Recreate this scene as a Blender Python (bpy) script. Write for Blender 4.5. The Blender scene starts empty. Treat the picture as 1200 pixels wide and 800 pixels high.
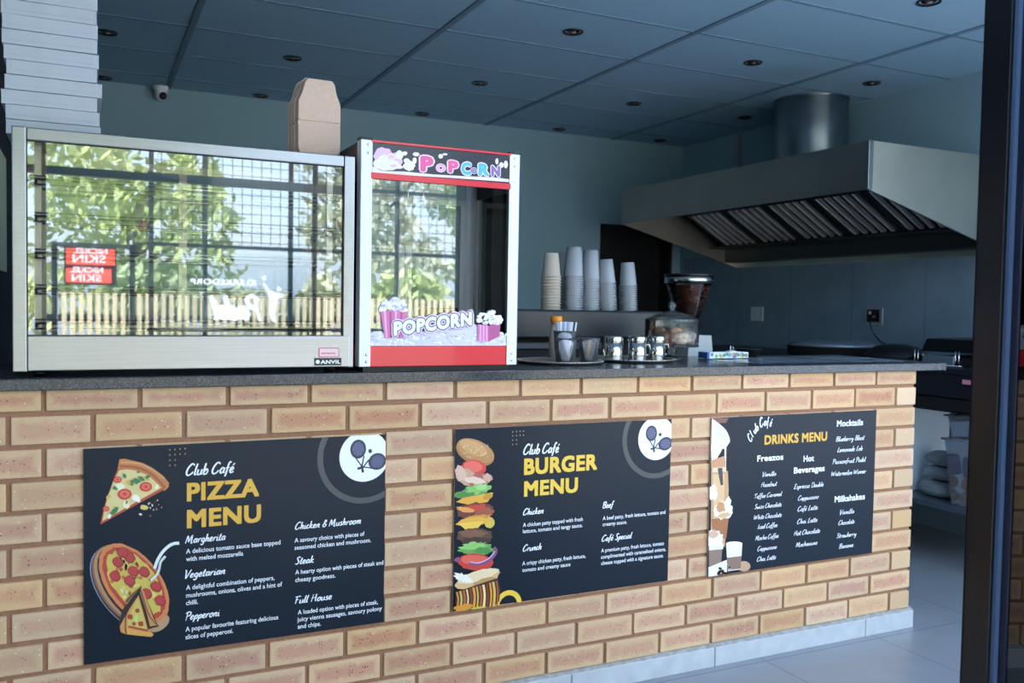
import bpy, bmesh, math, random
from mathutils import Vector, Matrix

random.seed(7)
SC = bpy.context.scene
COL = SC.collection
PI = math.pi

# ------------------------------------------------------------------ camera
CAM_F, CAM_YAW, CAM_PITCH, CAM_ROLL = 1040.0, 0.448032435, -0.0391350408, 0.0170982291
CAM_C = Vector((0.100857915, -2.64599326, 1.34475675))
_f = Vector((math.sin(CAM_YAW)*math.cos(CAM_PITCH), math.cos(CAM_YAW)*math.cos(CAM_PITCH), math.sin(CAM_PITCH)))
_r0 = Vector((math.cos(CAM_YAW), -math.sin(CAM_YAW), 0))
_u0 = _r0.cross(_f)
_r = math.cos(CAM_ROLL)*_r0 + math.sin(CAM_ROLL)*_u0
_u = -math.sin(CAM_ROLL)*_r0 + math.cos(CAM_ROLL)*_u0
cam = bpy.data.cameras.new('camera'); camo = bpy.data.objects.new('camera', cam); COL.objects.link(camo)
m3 = Matrix((( _r.x, _u.x, -_f.x), (_r.y, _u.y, -_f.y), (_r.z, _u.z, -_f.z)))
camo.matrix_world = Matrix.Translation(CAM_C) @ m3.to_4x4()
cam.sensor_width = 36.0; cam.lens = CAM_F/1200*36.0; cam.clip_start = 0.05; cam.clip_end = 200
cam.dof.use_dof = True; cam.dof.focus_distance = 2.95; cam.dof.aperture_fstop = 3.5
SC.camera = camo

def P(px, py, y=0.0):
    """metric point where the sight line of a measured point meets the plane Y = y"""
    d = _f + (px-600)/CAM_F*_r + (400-py)/CAM_F*_u
    t = (y-CAM_C.y)/d.y
    return CAM_C + t*d

# ------------------------------------------------------------------ world, sun, exposure
w = bpy.data.worlds.new('World'); SC.world = w; w.use_nodes = True
nt = w.node_tree; nt.nodes.clear()
sky = nt.nodes.new('ShaderNodeTexSky'); sky.sky_type = 'NISHITA'; sky.sun_disc = False
sky.sun_elevation = math.radians(58); sky.sun_rotation = math.radians(0); sky.air_density = 1.2; sky.dust_density = 3.0
mix = nt.nodes.new('ShaderNodeMixRGB'); mix.inputs[0].default_value = 0.40; mix.inputs[2].default_value = (4.8, 6.4, 8.8, 1)
bg = nt.nodes.new('ShaderNodeBackground'); bg.inputs[1].default_value = 0.52
wo = nt.nodes.new('ShaderNodeOutputWorld')
nt.links.new(sky.outputs[0], mix.inputs[1]); nt.links.new(mix.outputs[0], bg.inputs[0]); nt.links.new(bg.outputs[0], wo.inputs[0])
sun = bpy.data.lights.new('sun', 'SUN'); suno = bpy.data.objects.new('sun', sun); COL.objects.link(suno)
sun.energy = 11.0; sun.angle = math.radians(0.5); sun.color = (1.0, 0.98, 0.95)
suno.rotation_euler = Vector((-0.12, -0.52, -0.85)).to_track_quat('-Z', 'Y').to_euler()
suno.location = (0, 4, 8)
vs = SC.view_settings
vs.view_transform = 'Standard'; vs.look = 'None'; vs.gamma = 1.0; vs.exposure = 0.86; vs.use_curve_mapping = False

# ------------------------------------------------------------------ materials
def lin(c):
    if isinstance(c, str):
        c = c.lstrip('#'); c = tuple(int(c[i:i+2], 16)/255 for i in (0, 2, 4))
    return tuple(((v/12.92) if v <= 0.04045 else ((v+0.055)/1.055)**2.4) for v in c)
MATS = {}
def nm(name):
    m = bpy.data.materials.new(name); m.use_nodes = True
    t = m.node_tree; b = t.nodes['Principled BSDF']; MATS[name] = m
    return m, t, b
def pm(name, c, rough=0.5, metal=0.0, noise=0.0, scale=30.0, bump=0.0, stretch=None, spec=None, coat=0.0):
    if name in MATS: return MATS[name]
    m, t, b = nm(name); c = lin(c)
    b.inputs['Base Color'].default_value = (*c, 1); b.inputs['Roughness'].default_value = rough; b.inputs['Metallic'].default_value = metal
    if spec is not None: b.inputs['Specular IOR Level'].default_value = spec
    if coat: b.inputs['Coat Weight'].default_value = coat; b.inputs['Coat Roughness'].default_value = 0.08
    if noise or bump:
        tc = t.nodes.new('ShaderNodeTexCoord'); mp = t.nodes.new('ShaderNodeMapping'); n = t.nodes.new('ShaderNodeTexNoise')
        if stretch: mp.inputs['Scale'].default_value = stretch
        n.inputs['Scale'].default_value = scale; n.inputs['Detail'].default_value = 5
        t.links.new(tc.outputs['Object'], mp.inputs[0]); t.links.new(mp.outputs[0], n.inputs['Vector'])
        if noise:
            r = t.nodes.new('ShaderNodeValToRGB')
            r.color_ramp.elements[0].position = 0.3; r.color_ramp.elements[1].position = 0.7
            r.color_ramp.elements[0].color = (*[v*(1-noise) for v in c], 1); r.color_ramp.elements[1].color = (*[min(1, v*(1+noise)) for v in c], 1)
            t.links.new(n.outputs['Fac'], r.inputs[0]); t.links.new(r.outputs[0], b.inputs['Base Color'])
        if bump:
            bp = t.nodes.new('ShaderNodeBump'); bp.inputs['Strength'].default_value = bump; bp.inputs['Distance'].default_value = 0.002
            t.links.new(n.outputs['Fac'], bp.inputs['Height']); t.links.new(bp.outputs[0], b.inputs['Normal'])
    return m
def glass(name, ior=1.5, tint=(0.97, 0.985, 0.98), haze=0.0, hcol=(0.8, 0.85, 0.9), rough=0.0):
    """clear sheet: lets light straight through, reflects by Fresnel, with an optional milky body"""
    m = bpy.data.materials.new(name); m.use_nodes = True; t = m.node_tree; t.nodes.clear(); MATS[name] = m
    o = t.nodes.new('ShaderNodeOutputMaterial'); tr = t.nodes.new('ShaderNodeBsdfTransparent'); tr.inputs[0].default_value = (*tint, 1)
    gl = t.nodes.new('ShaderNodeBsdfGlossy'); gl.inputs['Roughness'].default_value = rough
    fr = t.nodes.new('ShaderNodeFresnel'); fr.inputs[0].default_value = ior
    mx = t.nodes.new('ShaderNodeMixShader'); t.links.new(fr.outputs[0], mx.inputs[0]); t.links.new(gl.outputs[0], mx.inputs[2])
    if haze:
        di = t.nodes.new('ShaderNodeBsdfDiffuse'); di.inputs[0].default_value = (*hcol, 1)
        tl = t.nodes.new('ShaderNodeBsdfTranslucent'); tl.inputs[0].default_value = (*hcol, 1)
        m0 = t.nodes.new('ShaderNodeMixShader'); m0.inputs[0].default_value = 0.45
        t.links.new(di.outputs[0], m0.inputs[1]); t.links.new(tl.outputs[0], m0.inputs[2])
        m1 = t.nodes.new('ShaderNodeMixShader'); m1.inputs[0].default_value = haze
        t.links.new(tr.outputs[0], m1.inputs[1]); t.links.new(m0.outputs[0], m1.inputs[2]); t.links.new(m1.outputs[0], mx.inputs[1])
    else:
        t.links.new(tr.outputs[0], mx.inputs[1])
    t.links.new(mx.outputs[0], o.inputs[0])
    return m

STEEL = pm('brushed_steel', (0.60, 0.60, 0.61), 0.30, 1.0, noise=0.06, scale=6, stretch=(1, 20, 60), bump=0.03)
STEEL2 = pm('dull_steel', (0.78, 0.75, 0.70), 0.38, 1.0, noise=0.10, scale=3)
DUCT = pm('galvanised_steel', (0.68, 0.71, 0.74), 0.40, 1.0, noise=0.10, scale=12)
_b = DUCT.node_tree.nodes['Principled BSDF']; _b.inputs['Anisotropic'].default_value = 0.9; _b.inputs['Anisotropic Rotation'].default_value = 0.25
_tg = DUCT.node_tree.nodes.new('ShaderNodeTangent'); _tg.direction_type = 'RADIAL'; _tg.axis = 'Z'; DUCT.node_tree.links.new(_tg.outputs[0], _b.inputs['Tangent'])
CHROME = pm('chrome', (0.85, 0.85, 0.85), 0.08, 1.0)
MIRRORSTEEL = pm('polished_steel', (0.80, 0.79, 0.77), 0.14, 1.0)
BLACK = pm('black_plastic', (0.03, 0.03, 0.035), 0.4)
MATTBLACK = pm('matt_black', (0.045, 0.045, 0.05), 0.7)
ALU_BLACK = pm('black_aluminium', (0.05, 0.055, 0.075), 0.35)
GASKET = pm('blue_grey_gasket', (0.36, 0.45, 0.58), 0.35)
WHITE = pm('white_enamel', (0.93, 0.93, 0.95), 0.3)
RED = pm('red_enamel', (0.88, 0.17, 0.22), 0.28, coat=0.3)
GLASS = glass('cabinet_glass', 2.25)
CLEAR = glass('clear_glass', 1.5, (0.94, 0.96, 0.96))
DOORGLASS = glass('door_glass', 1.85, (0.9, 0.93, 0.95))
CLEARCUP = glass('clear_cup_plastic', 1.45, (0.97, 0.98, 0.99), haze=0.40, hcol=(0.95, 0.97, 1.0))
TUMBLER = glass('tumbler_plastic', 1.45, (0.97, 0.98, 0.98), haze=0.14, hcol=(0.95, 0.97, 1.0))
TUBPLASTIC = glass('tub_plastic', 1.45, (0.95, 0.96, 0.97), haze=0.12, hcol=(0.75, 0.8, 0.88))
FILM = glass('clear_film', 1.4, (0.95, 0.97, 1.0), haze=0.85, hcol=(0.62, 0.70, 0.80))
PAPERCUP = pm('kraft_cup_paper', (0.74, 0.69, 0.63), 0.8)
KRAFT = pm('kraft_card', (0.83, 0.71, 0.63), 0.85, noise=0.05, scale=60)
BOXCARD = pm('white_box_card', (0.70, 0.72, 0.745), 0.75, noise=0.03, scale=20)
MORTAR = pm('brown_mortar', (0.60, 0.435, 0.335), 0.95, noise=0.12, scale=90, bump=0.4)
BOARD = pm('navy_sign_board', (0.070, 0.115, 0.162), 0.32, spec=0.22)
BOARDEDGE = pm('sign_edge', (0.72, 0.68, 0.64), 0.6)
INK_W = pm('white_print', (0.93, 0.94, 0.96), 0.4)
INK_Y = pm('amber_print', (0.88, 0.67, 0.22), 0.4)
INK_Y2 = pm('yellow_print', (0.93, 0.76, 0.24), 0.4)
INK_DOT = pm('tan_dot_print', (0.66, 0.56, 0.36), 0.4)
INK_RING = pm('grey_ring_print', (0.235, 0.245, 0.25), 0.3)
INK_NAVY = pm('navy_print', (0.13, 0.14, 0.22), 0.4)
def ink(hexc): return pm('print_'+hexc.lstrip('#'), hexc, 0.4)

def brick_mat():
    m, t, b = nm('face_brick')
    uv = t.nodes.new('ShaderNodeUVMap'); uv.uv_map = 'UVMap'
    at = t.nodes.new('ShaderNodeAttribute'); at.attribute_name = 'tint'
    sep = t.nodes.new('ShaderNodeSeparateXYZ'); t.links.new(uv.outputs[0], sep.inputs[0])
    # distance to the brick's own edge in cm (u,v are stored in metres x 10, edge distance as uv)
    tc = t.nodes.new('ShaderNodeTexCoord')
    n1 = t.nodes.new('ShaderNodeTexNoise'); n1.inputs['Scale'].default_value = 28; n1.inputs['Detail'].default_value = 6
    t.links.new(tc.outputs['Object'], n1.inputs['Vector'])
    def math_(op, a, bb=None):
        n = t.nodes.new('ShaderNodeMath'); n.operation = op
        for i, v in enumerate((a, bb)):
            if v is None: continue
            if isinstance(v, (int, float)): n.inputs[i].default_value = v
            else: t.links.new(v, n.inputs[i])
        return n.outputs[0]
    mn = math_('MINIMUM', sep.outputs[0], sep.outputs[1])
    ns = math_('MULTIPLY', math_('SUBTRACT', n1.outputs['Fac'], 0.5), 0.30)
    d = math_('ADD', mn, ns)
    sm = t.nodes.new('ShaderNodeMapRange'); sm.interpolation_type = 'SMOOTHSTEP'
    sm.inputs[1].default_value = 0.03; sm.inputs[2].default_value = 0.25; t.links.new(d, sm.inputs[0])
    sepa = t.nodes.new('ShaderNodeSeparateColor'); t.links.new(at.outputs['Color'], sepa.inputs[0])
    core = math_('MULTIPLY', sm.outputs[0], sepa.outputs[1])
    c1 = t.nodes.new('ShaderNodeMixRGB'); c1.inputs[1].default_value = (*lin((0.80, 0.65, 0.475)), 1); c1.inputs[2].default_value = (*lin((0.75, 0.53, 0.405)), 1)
    t.links.new(core, c1.inputs[0])
    # per-brick tint
    hs = t.nodes.new('ShaderNodeHueSaturation'); t.links.new(c1.outputs[0], hs.inputs['Color'])
    t.links.new(math_('ADD', math_('MULTIPLY', sepa.outputs[0], 0.20), 0.94), hs.inputs['Value'])
    t.links.new(math_('ADD', math_('MULTIPLY', sepa.outputs[2], 0.18), 0.84), hs.inputs['Saturation'])
    # fine mottling
    n2 = t.nodes.new('ShaderNodeTexNoise'); n2.inputs['Scale'].default_value = 160; n2.inputs['Detail'].default_value = 4
    t.links.new(tc.outputs['Object'], n2.inputs['Vector'])
    mt = t.nodes.new('ShaderNodeMixRGB'); mt.blend_type = 'MULTIPLY'; mt.inputs[0].default_value = 0.30
    t.links.new(hs.outputs[0], mt.inputs[1]); t.links.new(n2.outputs['Color'], mt.inputs[2])
    g2 = t.nodes.new('ShaderNodeHueSaturation'); g2.inputs['Saturation'].default_value = 1.0; g2.inputs['Value'].default_value = 1.18
    t.links.new(mt.outputs[0], g2.inputs['Color'])
    # dark iron specks, pale grit
    vo = t.nodes.new('ShaderNodeTexVoronoi'); vo.inputs['Scale'].default_value = 125; t.links.new(tc.outputs['Object'], vo.inputs['Vector'])
    sc_ = t.nodes.new('ShaderNodeSeparateColor'); t.links.new(vo.outputs['Color'], sc_.inputs[0])
    sp = math_('MULTIPLY', math_('LESS_THAN', vo.outputs['Distance'], 0.28), math_('GREATER_THAN', sc_.outputs[0], 0.76))
    sp2 = math_('MULTIPLY', math_('LESS_THAN', vo.outputs['Distance'], 0.22), math_('LESS_THAN', sc_.outputs[0], 0.05))
    s1 = t.nodes.new('ShaderNodeMixRGB'); s1.inputs[2].default_value = (*lin((0.33, 0.24, 0.21)), 1)
    t.links.new(math_('MULTIPLY', math_('MULTIPLY', sp, core), 0.9), s1.inputs[0]); t.links.new(g2.outputs[0], s1.inputs[1])
    s2 = t.nodes.new('ShaderNodeMixRGB'); s2.inputs[2].default_value = (*lin((0.93, 0.90, 0.86)), 1)
    t.links.new(math_('MULTIPLY', sp2, 0.8), s2.inputs[0]); t.links.new(s1.outputs[0], s2.inputs[1])
    t.links.new(s2.outputs[0], b.inputs['Base Color'])
    b.inputs['Roughness'].default_value = 0.85
    bp = t.nodes.new('ShaderNodeBump'); bp.inputs['Strength'].default_value = 0.25; bp.inputs['Distance'].default_value = 0.002
    t.links.new(n2.outputs['Fac'], bp.inputs['Height']); t.links.new(bp.outputs[0], b.inputs['Normal'])
    return m
BRICK = brick_mat()

def speckle(name, base, spots, scale, rough, amt=0.5):
    m, t, b = nm(name)
    tc = t.nodes.new('ShaderNodeTexCoord'); n = t.nodes.new('ShaderNodeTexNoise'); n.inputs['Scale'].default_value = scale; n.inputs['Detail'].default_value = 3
    t.links.new(tc.outputs['Object'], n.inputs['Vector'])
    r = t.nodes.new('ShaderNodeValToRGB'); r.color_ramp.elements[0].position = 0.42; r.color_ramp.elements[1].position = 0.66
    r.color_ramp.elements[0].color = (*lin(base), 1); r.color_ramp.elements[1].color = (*lin(spots), 1)
    t.links.new(n.outputs['Fac'], r.inputs[0]); t.links.new(r.outputs[0], b.inputs['Base Color']); b.inputs['Roughness'].default_value = rough
    return m
GRANITE = speckle('dark_granite', (0.13, 0.135, 0.15), (0.33, 0.34, 0.36), 260, 0.22)

def tiles(name, c1, c2, grout, sx, sy, ox, oy, rough, gw=0.004, axes='XY', nscale=2.5):
    """rectangular tiles with thin joints laid on the plane given by two world axes"""
    m, t, b = nm(name)
    g = t.nodes.new('ShaderNodeNewGeometry'); s = t.nodes.new('ShaderNodeSeparateXYZ'); t.links.new(g.outputs['Position'], s.inputs[0])
    def M(op, a, bb=None):
        n = t.nodes.new('ShaderNodeMath'); n.operation = op
        for i, v in enumerate((a, bb)):
            if v is None: continue
            if isinstance(v, (int, float)): n.inputs[i].default_value = v
            else: t.links.new(v, n.inputs[i])
        return n.outputs[0]
    outs = []
    for ax, size, off in ((axes[0], sx, ox), (axes[1], sy, oy)):
        k = M('MODULO', M('ADD', M('SUBTRACT', s.outputs['XYZ'.index(ax)], off), size*100), size)
        outs.append(M('LESS_THAN', M('MINIMUM', k, M('SUBTRACT', size, k)), gw/2))
    j = M('MAXIMUM', outs[0], outs[1])
    n = t.nodes.new('ShaderNodeTexNoise'); n.inputs['Scale'].default_value = nscale; n.inputs['Detail'].default_value = 8; n.inputs['Roughness'].default_value = 0.65
    t.links.new(g.outputs['Position'], n.inputs['Vector'])
    r = t.nodes.new('ShaderNodeValToRGB'); r.color_ramp.elements[0].position = 0.3; r.color_ramp.elements[1].position = 0.7
    r.color_ramp.elements[0].color = (*lin(c1), 1); r.color_ramp.elements[1].color = (*lin(c2), 1); t.links.new(n.outputs['Fac'], r.inputs[0])
    mx = t.nodes.new('ShaderNodeMixRGB'); t.links.new(j, mx.inputs[0]); t.links.new(r.outputs[0], mx.inputs[1]); mx.inputs[2].default_value = (*lin(grout), 1)
    t.links.new(mx.outputs[0], b.inputs['Base Color']); b.inputs['Roughness'].default_value = rough
    return m
FLOORTILE = tiles('grey_floor_tile', (0.50, 0.52, 0.54), (0.56, 0.58, 0.60), (0.32, 0.33, 0.35), 0.6, 0.6, 3.06, -0.045, 0.28)
WALLTILE = tiles('grey_wall_tile', (0.44, 0.52, 0.58), (0.51, 0.59, 0.66), (0.34, 0.40, 0.45), 0.6, 1.2, 0.115, 0.62, 0.5, 0.005, 'YZ', 3.5)
SKIRTTILE = pm('skirting_tile', (0.72, 0.73, 0.74), 0.45, noise=0.10, scale=14)
CEILTILE = pm('ceiling_panel', (0.585, 0.715, 0.80), 0.8, noise=0.025, scale=14)
CEILBAR = pm('ceiling_cover_strip', (0.43, 0.53, 0.60), 0.7)
WALLPAINT = pm('grey_green_paint', (0.56, 0.68, 0.725), 0.85, noise=0.02, scale=4)
CHARCOAL = pm('charcoal_paint', (0.10, 0.105, 0.12), 0.8)
PAVING = tiles('patio_paving', (0.63, 0.645, 0.66), (0.71, 0.725, 0.74), (0.45, 0.46, 0.47), 0.6, 0.6, 0, 0, 0.8)

# ------------------------------------------------------------------ builders
def wloc(o):
    v = Vector((0, 0, 0))
    while o is not None:
        v += o.location; o = o.parent
    return v
class MB:
    def __init__(s): s.b = bmesh.new(); s.mi = 0
    def _new(s, faces):
        for f in faces: f.material_index = s.mi
    def box(s, x0, x1, y0, y1, z0, z1, bev=0.0, seg=2):
        r = bmesh.ops.create_cube(s.b, size=1.0)
        vs_ = r['verts']
        bmesh.ops.scale(s.b, vec=(abs(x1-x0), abs(y1-y0), abs(z1-z0)), verts=vs_)
        bmesh.ops.translate(s.b, vec=((x0+x1)/2, (y0+y1)/2, (z0+z1)/2), verts=vs_)
        fs = list({f for v in vs_ for f in v.link_faces}); s._new(fs)
        if bev:
            es = list({e for v in vs_ for e in v.link_edges})
            g = bmesh.ops.bevel(s.b, geom=es, offset=bev, segments=seg, profile=0.5, affect='EDGES')
            s._new(g['faces'])
        return s
    def obox(s, c, ax, size, bev=0.0):
        """box with centre c, axes ax (three vectors), full sizes"""
        n0 = len(s.b.verts)
        r = bmesh.ops.create_cube(s.b, size=1.0); vs_ = r['verts']
        A = [Vector(a).normalized() for a in ax]
        for v in vs_:
            q = v.co.copy(); v.co = Vector(c) + A[0]*q.x*size[0] + A[1]*q.y*size[1] + A[2]*q.z*size[2]
        fs = list({f for v in vs_ for f in v.link_faces}); s._new(fs)
        if bev:
            es = list({e for v in vs_ for e in v.link_edges})
            g = bmesh.ops.bevel(s.b, geom=es, offset=bev, segments=2, profile=0.5, affect='EDGES'); s._new(g['faces'])
        return s
    def poly(s, pts):
        try:
            f = s.b.faces.new([s.b.verts.new(p) for p in pts]); f.material_index = s.mi
        except ValueError: pass
        return s
    def prism(s, pts, d):
        """closed solid: polygon pts swept by vector d"""
        d = Vector(d); n = len(pts)
        a = [s.b.verts.new(Vector(p)) for p in pts]; c = [s.b.verts.new(Vector(p)+d) for p in pts]
        fs = [s.b.faces.new(a), s.b.faces.new(c[::-1])]
        for i in range(n): fs.append(s.b.faces.new((a[i], c[i], c[(i+1) % n], a[(i+1) % n])))
        s._new(fs); bmesh.ops.recalc_face_normals(s.b, faces=fs)
        return s
    def lathe(s, prof, c, seg=32, axis='Z'):
        """prof: list of (radius, height)"""
        c = Vector(c); rings = []
        for r, h in prof:
            ring = []
            if r < 1e-6:
                q = (0, 0, h); ring = [s.b.verts.new(c+s._ax(q, axis))]
            else:
                for i in range(seg):
                    a = 2*PI*i/seg; ring.append(s.b.verts.new(c+s._ax((r*math.cos(a), r*math.sin(a), h), axis)))
            rings.append(ring)
        fs = []
        for A, B in zip(rings, rings[1:]):
            if len(A) == 1 and len(B) == 1: continue
            for i in range(seg):
                j = (i+1) % seg
                if len(A) == 1: fs.append(s.b.faces.new((A[0], B[i], B[j])))
                elif len(B) == 1: fs.append(s.b.faces.new((A[i], B[0], A[j])))
                else: fs.append(s.b.faces.new((A[i], B[i], B[j], A[j])))
        for f in fs: f.material_index = s.mi; f.smooth = True
        bmesh.ops.recalc_face_normals(s.b, faces=fs)
        return s
    def _ax(s, q, axis):
        x, y, z = q
        return Vector((x, y, z)) if axis == 'Z' else (Vector((x, z, y)) if axis == 'Y' else Vector((z, x, y)))
    def cyl(s, c, r, h, axis='Z', seg=24, r2=None):
        r2 = r if r2 is None else r2
        return s.lathe([(0, 0), (r, 0), (r2, h), (0, h)], c, seg, axis).flat_caps()
    def flat_caps(s): return s
    def tube(s, pts, r, seg=8, cap=True):
        pts = [Vector(p) for p in pts]; rings = []
        for i, p in enumerate(pts):
            t = (pts[min(i+1, len(pts)-1)]-pts[max(i-1, 0)]).normalized()
            up = Vector((0, 0, 1)) if abs(t.z) < 0.9 else Vector((1, 0, 0))
            a = t.cross(up).normalized(); bq = t.cross(a)
            rings.append([s.b.verts.new(p+r*(math.cos(2*PI*k/seg)*a+math.sin(2*PI*k/seg)*bq)) for k in range(seg)])
        fs = []
        for A, B in zip(rings, rings[1:]):
            for k in range(seg):
                f = s.b.faces.new((A[k], B[k], B[(k+1) % seg], A[(k+1) % seg])); f.smooth = seg > 4; fs.append(f)
        if cap: fs += [s.b.faces.new(rings[0]), s.b.faces.new(rings[-1][::-1])]
        s._new(fs); bmesh.ops.recalc_face_normals(s.b, faces=fs)
        return s
    def ball(s, c, r, sx=1, sy=1, sz=1, sub=2, jit=0.0, rng=random):
        g = bmesh.ops.create_icosphere(s.b, subdivisions=sub, radius=1.0)
        for v in g['verts']:
            k = r*(1+rng.uniform(-jit, jit)); v.co = Vector((v.co.x*k*sx+c[0], v.co.y*k*sy+c[1], v.co.z*k*sz+c[2]))
        fs = {f for v in g['verts'] for f in v.link_faces}
        for f in fs: f.material_index = s.mi; f.smooth = True
        return s
    def build(s, name, mat, parent=None, label=None, kind=None):
        me = bpy.data.meshes.new(name); o0 = wloc(parent) if parent else Vector((0, 0, 0))
        if o0.length: bmesh.ops.translate(s.b, vec=-o0, verts=s.b.verts)
        s.b.to_mesh(me); s.b.free()
        for m in (mat if isinstance(mat, (list, tuple)) else [mat]): me.materials.append(m)
        o = bpy.data.objects.new(name, me); COL.objects.link(o)
        if parent: o.parent = parent
        if label: o['label'] = label
        if kind: o['kind'] = kind
        return o
def tag(o, label, cat, group=None):
    o['label'] = label; o['category'] = cat
    if group: o['group'] = group
    return o
def thing(name, label, cat, loc=(0, 0, 0), group=None):
    o = bpy.data.objects.new(name, None); o.empty_display_size = 0.05; COL.objects.link(o); o.location = loc
    return tag(o, label, cat, group)
def dup(root, loc=None, label=None, group=None):
    r = root.copy(); COL.objects.link(r)
    if loc is not None: r.location = loc
    if label: r['label'] = label
    if group: r['group'] = group
    for ch in root.children:
        c = ch.copy(); COL.objects.link(c); c.parent = r
        for g in ch.children:
            d = g.copy(); COL.objects.link(d); d.parent = c
    return r
def struct(mb, name, mat, parent=None): return mb.build(name, mat, parent, kind='structure')
ORD = ['first', 'second', 'third', 'fourth', 'fifth', 'sixth', 'seventh', 'eighth', 'ninth', 'tenth', 'eleventh', 'twelfth', 'thirteenth', 'fourteenth', 'fifteenth', 'sixteenth', 'seventeenth']

# ------------------------------------------------------------------ lettering
_txt = {}; _dim = {}
def text_geo(s, bold=0.0):
    """outline text as (verts, faces), bounding box scaled so x in 0..1, capital height = 1 (baseline at 0)"""
    k = (s, bold)
    if k in _txt: return _txt[k]
    wide, bold = (bold, 0.0) if bold >= 0.03 else (0.0, bold)
    def conv(q):
        cu = bpy.data.curves.new('t', 'FONT'); cu.body = q; cu.size = 1.0; cu.offset = bold; cu.resolution_u = 3; cu.space_character = 1.0+(1.8*min(wide, 0.06)); cu.fill_mode = 'FRONT'
        ob = bpy.data.objects.new('t', cu); COL.objects.link(ob)
        dg = bpy.context.evaluated_depsgraph_get(); dg.update()
        me = bpy.data.meshes.new_from_object(ob.evaluated_get(dg))
        v = [(a.co.x, a.co.y) for a in me.vertices]; f = [tuple(p.vertices) for p in me.polygons]
        bpy.data.objects.remove(ob); bpy.data.curves.remove(cu); bpy.data.meshes.remove(me)
        return v, f
    ref, _ = conv('H'); y0 = min(p[1] for p in ref); y1 = max(p[1] for p in ref)
    v, f = conv(s)
    if wide:
        v0, f0 = v, f; v, f = [], []
        for k_ in range(9):
            r_ = 1.0 if wide >= 0.06 or k_ % 2 == 0 else 1.414
            dx, dy = (0, 0) if k_ == 8 else (wide*r_*math.cos(k_*PI/4), wide*r_*math.sin(k_*PI/4))
            n_ = len(v); v += [(a+dx, b+dy, k_*3.0) for a, b in v0]; f += [tuple(i+n_ for i in q) for q in f0]
        y0 -= wide; y1 += wide
    x0 = min(p[0] for p in v); x1 = max(p[0] for p in v)
    v = [((p[0]-x0)/(x1-x0), (p[1]-y0)/(y1-y0), p[2] if len(p) > 2 else 0.0) for p in v]
    _txt[k] = (v, f); _dim[k] = (x1-x0, y1-y0, wide)
    return _txt[k]
def grown(s, b0, b1, o_, ux, uz):
    """frame for the same word with a bolder outline, kept centred on the first"""
    text_geo(s, b0); text_geo(s, b1); a, b = _dim[(s, b0)], _dim[(s, b1)]; e = b[2]-a[2]
    return o_-ux*(e/a[0])-uz*(e/a[1]), ux*(b[0]/a[0]), uz*(b[1]/a[1])
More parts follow.
